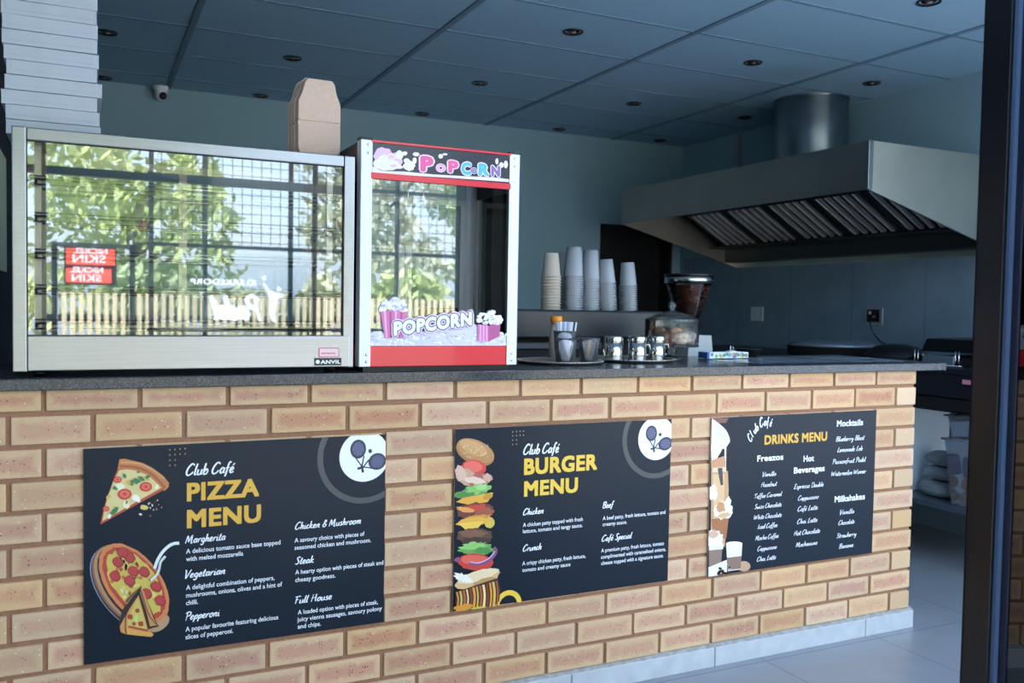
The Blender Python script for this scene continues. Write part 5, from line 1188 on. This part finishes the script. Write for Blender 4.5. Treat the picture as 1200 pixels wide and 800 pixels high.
# ================================================================== COOKING BENCH
kb = thing('cooking_bench', 'dark steel cooking bench with open lower shelf under the extractor hood', 'cooking bench', (4.55, 1.7, 0))
kx0, kx1, ky0, ky1 = 4.20, RWX-0.02, 0.22, 3.2
DST = pm('dark_painted_steel', (0.16, 0.17, 0.20), 0.42, 0.4, noise=0.1, scale=6)
mb = MB(); mb.box(kx0, kx1, ky0, ky1, 1.030, 1.060, 0.003); mb.build('bench_top', DST, kb)
mb = MB(); mb.box(kx0+0.006, kx0+0.05, ky0+0.02, ky1-0.02, 0.905, 1.0295, 0.003); mb.build('apron_panel', DST, kb)
mb = MB(); mb.box(kx0-0.006, kx0+0.06, ky0+0.01, ky1-0.01, 0.835, 0.898, 0.006); mb.build('front_rail', MATTBLACK, kb)
mb = MB(); mb.box(kx0+0.07, kx1, ky0+0.02, ky1-0.02, 0.82, 1.0295); mb.build('burner_box', MATTBLACK, kb)
mb = MB(); mb.box(kx0, kx1, ky0, ky1, 0.305, 0.335, 0.003); mb.build('lower_shelf', pm('shelf_blue_grey', (0.34, 0.39, 0.44), 0.35, 0.3), kb)
for y_ in (ky0+0.02, 1.7, ky1-0.06):
    for x in (kx0+0.02, kx1-0.06): mb = MB(); mb.box(x, x+0.04, y_, y_+0.04, 0.0, 0.3045, 0.002); mb.box(x, x+0.04, y_, y_+0.04, 0.3355, 0.8195, 0.002); mb.build('leg', MATTBLACK, kb)
BTP = 1.0605
rp = thing('round_pan', 'wide shallow black pan with grey inside on the cooking bench below the socket', 'pan', (4.50, 1.63, BTP))
mb = MB(); mb.lathe([(0, 0), (0.27, 0), (0.285, 0.010), (0.292, 0.060), (0.298, 0.064), (0.288, 0.066), (0, 0.064)], (4.50, 1.66, BTP), 56); mb.build('pan_body', MATTBLACK, rp)
mb = MB(); mb.lathe([(0.0, 0.102), (0.14, 0.101), (0.24, 0.094), (0.280, 0.080), (0.288, 0.0665), (0, 0.0665)], (4.50, 1.66, BTP), 56); mb.build('pan_lid', pm('pan_lid_grey', (0.52, 0.57, 0.63), 0.40, 0.5), rp)
fl_ = thing('lidded_skillet', 'dark domed skillet beside the wide pan on the cooking bench', 'skillet', (4.46, 1.12, BTP))
mb = MB(); mb.lathe([(0, 0), (0.14, 0), (0.175, 0.030), (0, 0.030)], (4.46, 1.13, BTP), 40); mb.build('skillet_body', MATTBLACK, fl_)
mb = MB(); mb.lathe([(0.180, 0.0305), (0.172, 0.045), (0.12, 0.085), (0.05, 0.102), (0, 0.104)], (4.46, 1.13, BTP), 40); mb.build('skillet_lid', pm('lid_black_grey', (0.12, 0.13, 0.15), 0.4, 0.2), fl_)
mb = MB(); mb.tube([(4.40, 0.97, BTP+0.02), (4.34, 0.84, BTP+0.055)], 0.010, 8); mb.build('handle', BLACK, fl_)
fr_ = thing('contact_grill', 'black countertop contact grill with sloping lid on the end of the cooking bench', 'grill', (4.55, 0.68, BTP))
mb = MB(); mb.box(4.38, 4.78, 0.42, 0.86, BTP, BTP+0.050, 0.008); mb.build('grill_base', MATTBLACK, fr_)
mb = MB(); mb.prism([(4.36, 0.40, BTP+0.075), (4.40, 0.40, BTP+0.145), (4.80, 0.40, BTP+0.150), (4.80, 0.40, BTP+0.060)], (0, 0.47, 0)); mb.build('grill_lid', BLACK, fr_)
mb = MB(); mb.box(4.355, 4.377, 0.66, 0.86, BTP+0.005, BTP+0.055, 0.003); mb.build('drip_tray', pm('drip_blue', (0.45, 0.52, 0.58), 0.4, 0.3), fr_, 'pale drip tray')
def pegs(y_, lab):
    mb = MB()
    for d in (0, 0.022): mb.tube([(4.25, y_+d, BTP), (4.25, y_+d, BTP+0.088)], 0.003, 8)
    mb.tube([(4.25, y_-0.02, BTP+0.01), (4.25, y_+0.075, BTP+0.01), (4.25, y_+0.075, BTP+0.03)], 0.002, 6)
    tag(mb.build('basket_hook', CHROME), lab, 'hook', 'wire hooks on the bench')
pegs(0.80, 'pair of upright chrome wire hooks just above the free end of the worktop'); pegs(0.545, 'pair of upright chrome wire hooks in front of the contact grill')
mb = MB(); mb.box(4.190, 4.1935, 0.415, 0.475, 0.985, 1.008, 0.001); lt = mb.build('paper_tag', pm('tag_pink', (0.90, 0.55, 0.62), 0.6), kb, 'small pink tag')
# things on the lower shelf
wp = MB(); wp.box(4.25, 4.648, 0.895, 0.93, 0.336, 0.815, 0.004); tag(wp.build('backing_board', pm('panel_pale', (0.86, 0.90, 0.95), 0.5)), 'pale upright panel standing at the back of the lower bench shelf', 'panel')
def bag(x, y, z, sx, sy, sz, lab, sd):
    mb = MB(); rg = random.Random(sd)
    g = bmesh.ops.create_icosphere(mb.b, subdivisions=4, radius=1.0)
    for v in g['verts']:
        n = v.co.copy(); q = Vector((abs(n.x)**0.6*math.copysign(1, n.x), abs(n.y)**0.6*math.copysign(1, n.y), abs(n.z)**0.75*math.copysign(1, n.z)))
        k = 1+0.06*math.sin(7*n.x+sd)*math.sin(6*n.y+2*sd)+0.03*math.sin(15*n.z+9*n.x)
        v.co = Vector((x+q.x*sx*k, y+q.y*sy*k, z+sz+q.z*sz*(k if q.z > 0 else 1)))
    for f in mb.b.faces: f.smooth = True
    return tag(mb.build('cloth_bag', pm('bag_grey', (0.56, 0.60, 0.62), 0.8, noise=0.15, scale=12)), lab, 'bag', 'grey bags on the lower shelf')
bag(4.40, 0.735, 0.3355, 0.10, 0.115, 0.042, 'soft grey bag at the bottom of the pile on the lower bench shelf', 1)
bag(4.42, 0.735, 0.423, 0.09, 0.105, 0.038, 'soft grey bag in the middle of the pile on the lower bench shelf', 2)
bag(4.42, 0.725, 0.502, 0.085, 0.10, 0.040, 'soft grey bag on top of the pile on the lower bench shelf', 3)
def tub(x, y, z, h, wb, wt_, lab):
    mb = MB(); rings = []
    for w_, hh in ((wb, 0), (wt_, h), (wt_+0.012, h), (wt_+0.012, h-0.008), (wt_-0.004, h-0.008), (wb-0.004, 0.004)):
        rings.append([mb.b.verts.new((x+sx*w_, y+sy*w_, z+hh)) for sx, sy in ((-1, -1), (1, -1), (1, 1), (-1, 1))])
    for A, B in zip(rings, rings[1:]):
        for i in range(4): mb.b.faces.new((A[i], A[(i+1) % 4], B[(i+1) % 4], B[i]))
    mb.b.faces.new(rings[0]); mb.b.faces.new(rings[-1]); bmesh.ops.recalc_face_normals(mb.b, faces=mb.b.faces)
    return tag(mb.build('storage_tub', TUBPLASTIC), lab, 'storage tub', 'clear tubs on the lower shelf')
tub(4.33, 0.455, 0.3355, 0.355, 0.095, 0.125, 'tall clear tub with purple and orange packets inside, on the lower bench shelf')
tub(4.33, 0.455, 0.6910, 0.124, 0.100, 0.118, 'pale clear tub standing on top of the tall tub, half hidden by the door')
mb = MB(); mb.box(4.255, 4.395, 0.40, 0.515, 0.485, 0.60, 0.02, 3); tag(mb.build('snack_packet', pm('packet_purple', (0.45, 0.34, 0.62), 0.4)), 'purple packet inside the tall clear tub', 'packet')
rg = random.Random(6)
for k, (a, b_, c_) in enumerate([(4.285, 0.42, 0.340), (4.285, 0.495, 0.340), (4.36, 0.46, 0.340), (4.28, 0.425, 0.415), (4.29, 0.495, 0.413), (4.365, 0.46, 0.412)]):
    mb = MB(); mb.ball((a, b_, c_+0.035), 0.0345, 1, 1, 0.98, 3, 0.008, rg)
    tag(mb.build('orange', pm('orange_peel', (0.88, 0.58, 0.25), 0.5)), 'orange in the bottom of the tall clear tub', 'orange', 'oranges in the tub')

# security camera, notice on the left wall
cv = thing('security_camera', 'white dome security camera with black lens where ceiling and back wall meet', 'security camera', (0.56, 3.86, CZ))
mb = MB(); mb.lathe([(0, -0.001), (0.048, -0.001), (0.05, -0.02), (0.04, -0.035), (0, -0.035)], (0.56, 3.86, CZ-0.0055), 28); mb.build('mount', WHITE, cv)
mb = MB(); mb.ball((0.56, 3.855, CZ-0.063), 0.042, sub=3); mb.build('eyeball', WHITE, cv)
mb = MB(); mb.lathe([(0, -0.008), (0.018, -0.008), (0.026, 0.004), (0.026, 0.016)], (0.570, 3.818, CZ-0.075), 24, 'Y'); mb.build('lens', BLACK, cv)
nb_ = thing('notice_board', 'narrow pale yellow notice panel on the dark wall beside the display cabinet', 'notice', (-0.195, 1.3, 1.45))
mb = MB(); mb.box(-0.1995, -0.190, 1.05, 1.53, 1.45, 1.91, 0.002); mb.build('notice_panel', pm('notice_pale', (0.80, 0.80, 0.66), 0.6), nb_)

# ================================================================== GLASS DOOR LEAF (standing open at the right)
A = Vector((1.9753, -1.262, 0)); dvec = Vector((-0.2069, -0.9784, 0)); nvec = Vector((0.9784, -0.2069, 0)); UZ = Vector((0, 0, 1))
def leafbox(mb, s0, s1, z0, z1, th, off=0.0, bev=0.0):
    c = A+dvec*(s0+s1)/2+nvec*off+UZ*(z0+z1)/2; mb.obox(c, (dvec, nvec, UZ), (s1-s0, th, z1-z0), bev); return mb
DW, DH = 0.415, 2.30
mb = MB(); leafbox(mb, 0, 0.080, 0.0, DH, 0.046, 0, 0.002); leafbox(mb, DW-0.080, DW, 0.0, DH, 0.046, 0, 0.002)
leafbox(mb, 0.0805, DW-0.0805, 0.0, 0.11, 0.046, 0, 0.002); leafbox(mb, 0.0805, DW-0.0805, DH-0.09, DH, 0.046, 0, 0.002)
d2 = struct(mb, 'door_2', ALU_BLACK)
mb = MB(); leafbox(mb, 0.0805, 0.0925, 0.1105, DH-0.0905, 0.030, -0.002); leafbox(mb, DW-0.0925, DW-0.0805, 0.1105, DH-0.0905, 0.030, -0.002); leafbox(mb, 0.0925, DW-0.0925, 0.1105, 0.128, 0.030, -0.002); struct(mb, 'glazing_bead', GASKET, d2)
mb = MB(); leafbox(mb, 0.0925, 0.112, 0.128, DH-0.0905, 0.012, -0.001); struct(mb, 'gasket', pm('gasket_dark', (0.10, 0.13, 0.22), 0.4), d2)
mb = MB(); leafbox(mb, 0.112, DW-0.112, 0.128, DH-0.0905, 0.006, 0.0); struct(mb, 'glass_pane', DOORGLASS, d2)

# ================================================================== OUTSIDE, seen in the glass and lighting the counter
mb = MB(); mb.box(-16, 18, -26, -1.2, -0.12, -0.004); struct(mb, 'ground', PAVING)
mb = MB(); mb.box(-1.75, 5.1, -1.1, 4.1, CZ+0.16, CZ+0.42); struct(mb, 'roof_slab', CHARCOAL)
mb = MB(); mb.box(-6.0, -1.75, -1.2, -1.0, 0, CZ+0.4); mb.box(5.1, 10, -1.2, -1.0, 0, CZ+0.4); struct(mb, 'wall_front', WALLPAINT)
mb = MB(); mb.box(-1.45, -1.30, -5.0, -1.2, 0, 3.0); struct(mb, 'wall_light_blocker', CHARCOAL)  # unseen dark wall, added to hold skylight off the counter's left part
pz_ = thing('patio_awning', 'steel framed patio awning with pale sheeting outside the counter', 'awning', (-1.2, -3.0, 0))
AWN = pm('awning_sheet', (0.80, 0.80, 0.78), 0.6); AFR = pm('awning_steel', (0.25, 0.27, 0.29), 0.5)
mb = MB(); mb.prism([(-4.5, -1.15, 3.12), (-4.5, -5.2, 2.62), (-4.5, -5.2, 2.65), (-4.5, -1.15, 3.15)], (5.6, 0, 0)); mb.build('roof_sheet', AWN, pz_)
for y_, z_ in ((-2.4, 2.90), (-3.8, 2.73)): mb = MB(); mb.box(-4.5, 1.1, y_-0.03, y_+0.03, z_-0.06, z_+0.02); mb.build('rafter', AFR, pz_)
mb = MB(); mb.box(-4.5, 2.3, -5.25, -5.17, 2.33, 2.39); mb.build('front_beam', AFR, pz_)
for x in (-4.3, -0.22, 2.25): mb = MB(); mb.box(x-0.04, x+0.04, -5.25, -5.17, 0, 2.30 if x > 1.5 else 2.62); mb.build('post', AFR, pz_)
# padel court side: steel frame, glass, fence
cf = thing('padel_court', 'steel framed padel court with glass side beyond the patio', 'padel court', (2, -7, 0)); CBL = pm('court_frame', (0.10, 0.12, 0.15), 0.5)
for x in (0.70, 1.22, 2.10, 2.36, 3.3, 4.9, 6.5): mb = MB(); mb.box(x-0.022, x+0.022, -7.03, -6.98, 0, 3.0); mb.build('post', CBL, cf)
for z in (1.05, 1.92, 2.62): mb = MB(); mb.box(0.66, 6.5, -7.03, -6.98, z-0.02, z+0.02); mb.build('rail', CBL, cf)
mb = MB()
for k in range(60): x = 0.7+k*0.1; mb.tube([(x, -7.06, 1.95), (x, -7.06, 3.0)], 0.004, 4)
for k in range(11): z = 1.98+k*0.1; mb.tube([(0.7, -7.06, z), (6.5, -7.06, z)], 0.004, 4)
mb.build('wire_mesh', CBL, cf)
VIN = pm('vinyl_lettering', (0.95, 0.97, 0.98), 0.6)
def rp_(px, py, y): return P(px, py, 2*0.042-y)
def sign_back(s_, pxl, pyl, pxr, pyr, h, y, script, nm_, par, bold=0.03):
    """lettering read from the counter side (towards +Y), so it is laid out from right to left in X"""
    a = rp_(pxr, pyr, y); b_ = rp_(pxl, pyl, y); t_ = rp_(pxr, pyr-h, y)
    mb = MB(); put(mb, script_geo(s_, 0.09) if script else text_geo(s_, bold), (a.x, y, a.z), Vector((b_.x-a.x, 0, 0)), (0, 0, t_.z-a.z), (0, 1, 0)); return mb.build(nm_, VIN, par)
gp = thing('court_glass_sign', 'glass court panel with white club lettering and a player figure', 'sign', (1.7, -6.9, 0))
mb = MB(); mb.box(0.75, 2.32, -6.93, -6.915, 0.0, 1.85); mb.build('glass_panel', CLEAR, gp)
sign_back('KLERKSDORP', 223, 335.5, 300, 334.5, 6.5, -6.905, False, 'lettering', gp)
sign_back('Padel', 245, 371, 306, 374, 27, -6.905, True, 'lettering', gp)
mb = MB(); yv = -6.903
def rv(pts):
    v = [mb.b.verts.new((rp_(*q, yv).x, yv, rp_(*q, yv).z)) for q in pts]; f = mb.b.faces.new(v); f.normal_update()
    if f.normal.y < 0: f.normal_flip()
rv([(309.5+2.8*math.cos(a), 325.6+2.8*math.sin(a)) for a in [2*PI*i/14 for i in range(14)]]); rv([(327+2.6*math.cos(a), 338.5+2.6*math.sin(a)) for a in [2*PI*i/14 for i in range(14)]])
rv([(307.5,332),(310,331.5),(316,340),(325,343),(333,345),(333,347),(325,350),(324,356),(322,368),(324,377),(319,377),(316,364),(316,350),(314,343)])
mb.build('player_figure', VIN, gp)
rs = thing('red_banner', 'red banner with white lettering hanging on a post outside', 'banner', (0.14, -7.0, 1.4))
a, b_ = rp_(77, 290, -6.98), rp_(135, 311.5, -6.98); mb = MB(); mb.box(min(a.x, b_.x), max(a.x, b_.x), -7.0, -6.98, b_.z, a.z); mb.build('panel', pm('banner_red', (0.93, 0.36, 0.27), 0.6), rs)
a, b_ = rp_(77, 313.5, -6.98), rp_(131, 332, -6.98); mb = MB(); mb.box(min(a.x, b_.x), max(a.x, b_.x), -7.0, -6.98, b_.z, a.z); mb.build('panel', pm('banner_red', (0.93, 0.36, 0.27), 0.6), rs)
INKV = -6.978
for s_, l, yl, r_, yr, h in (('NICKEL', 86, 297.5, 126, 298, 6.5), ('SKIN', 85, 310, 124, 308.5, 9.5), ('NICKEL', 82, 320, 121, 320, 6.5), ('SKIN', 84, 330, 119, 330, 8)): sign_back(s_, l, yl, r_, yr, h, INKV, False, 'lettering', rs, 0.02)
mb = MB(); mb.box(-0.2, 0.55, -7.05, -7.0, 1.86, 1.90); mb.box(-0.2, -0.15, -7.05, -7.0, 0, 1.9); mb.box(0.5, 0.55, -7.05, -7.0, 0, 1.9); mb.box(-0.09, 0.38, -7.04, -7.01, 1.49, 1.86); mb.build('banner_frame', CBL, rs)
fe = thing('palisade_fence', 'pale slatted fence along the far side of the court', 'fence', (2, -8.2, 0))
mb = MB()
for k in range(110): x = -0.2+k*0.085; mb.box(x-0.024, x+0.024, -8.22, -8.19, 0.05, 1.42)
mb.build('slat', pm('fence_cream', (0.86, 0.80, 0.66), 0.7), fe)
mb = MB(); mb.box(-0.4, 9.3, -8.26, -8.22, 0.25, 0.33); mb.box(-0.4, 9.3, -8.26, -8.22, 1.1, 1.18); mb.build('fence_rail', CBL, fe)
lp_ = thing('lamp_post', 'white lamp post with a round globe near the court', 'lamp post', (4.27, -7.6, 0))
mb = MB(); mb.lathe([(0, 0), (0.05, 0), (0.035, 2.35), (0, 2.35)], (4.35, -6.8, 0), 20); mb.build('pole', WHITE, lp_)
mb = MB(); mb.lathe([(0.03, 2.351), (0.09, 2.40), (0.11, 2.50), (0.08, 2.60), (0, 2.64)], (4.35, -6.8, 0), 24); mb.build('globe', pm('globe_white', (0.92, 0.93, 0.9), 0.4), lp_)
# trees and bushes
LEAVES = [pm('leaf_%d' % i, c_, 0.6, noise=0.35, scale=2.0) for i, c_ in enumerate([(0.72, 0.77, 0.52), (0.80, 0.83, 0.58), (0.66, 0.72, 0.54), (0.76, 0.78, 0.66)])]
BARK = pm('bark', (0.40, 0.34, 0.28), 0.9, noise=0.2, scale=10)
def tree(name, x, y, h, r, n, lm, sd, lab, cat, low=0.35):
    t = thing(name, lab, cat, (x, y, 0), 'trees and bushes beyond the court'); rg = random.Random(sd)
    if h > 2.2:
        mb = MB(); mb.tube([(x, y, 0), (x+0.1*rg.uniform(-1, 1), y, h*0.35), (x+0.25*rg.uniform(-1, 1), y, h*0.75)], 0.05+0.015*h, 8)
        for k in range(5): a = rg.uniform(0, 6.28); mb.tube([(x, y, h*(0.35+0.07*k)), (x+math.cos(a)*r*0.6, y+math.sin(a)*r*0.6, h*(0.6+0.07*k))], 0.03, 6)
        mb.build('trunk', BARK, t)
    mb = MB(); blobs = [(x+rg.uniform(-0.6, 0.6)*r, y+rg.uniform(-0.5, 0.5)*r, h*rg.uniform(low, 0.92), r*rg.uniform(0.32, 0.55)) for _ in range(12)]
    for i in range(n):
        bx_, by_, bz_, br = rg.choice(blobs); d = Vector((rg.gauss(0, 1), rg.gauss(0, 1), rg.gauss(0, 1))).normalized()*br*rg.uniform(0.6, 1.0)
        c = Vector((bx_, by_, max(0.05, bz_+d.z))); c.x += d.x; c.y += d.y
        u = Vector((rg.uniform(-1, 1), rg.uniform(-1, 1), rg.uniform(-1, 1))).normalized(); v = u.orthogonal().normalized(); s_ = rg.uniform(0.05, 0.10)
        mb.poly([c-u*s_*1.6, c+v*s_*0.6, c+u*s_*1.6, c-v*s_*0.6])
    mb.build('foliage', lm, t)
tree('tree', -2.4, -13, 4.6, 1.7, 2600, LEAVES[1], 1, 'pale green tree standing beyond the court', 'tree')
tree('tree', 0.7, -12.4, 3.9, 1.6, 2300, LEAVES[0], 2, 'bushy green tree behind the red banner', 'tree')
tree('tree', 4.6, -12.8, 4.6, 1.7, 2200, LEAVES[3], 3, 'olive green tree behind the club lettering', 'tree')
tree('tree', 8.0, -14.5, 5.2, 1.5, 2600, LEAVES[2], 4, 'loose grey green tree behind the lamp post', 'tree')
tree('tree', 12.0, -13, 5.6, 1.9, 3000, LEAVES[2], 5, 'dark tree at the far corner beyond the court', 'tree')
tree('tree', -6.2, -12, 5.5, 2.0, 2600, LEAVES[2], 6, 'large green tree standing apart beyond the patio', 'tree')
for k in range(7): tree('bush', -2.6+k*1.75, -9.9, 1.75, 0.80, 1300, LEAVES[k % 4], 20+k, ['low green bush at the open end of the hedge', 'round pale green bush beside the red banner', 'green bush right behind the red banner', 'olive bush behind the start of the fence', 'pale bush behind the middle of the fence', 'green bush behind the fence near the lamp post', 'grey green bush at the last corner of the hedge'][k], 'bush', 0.2)
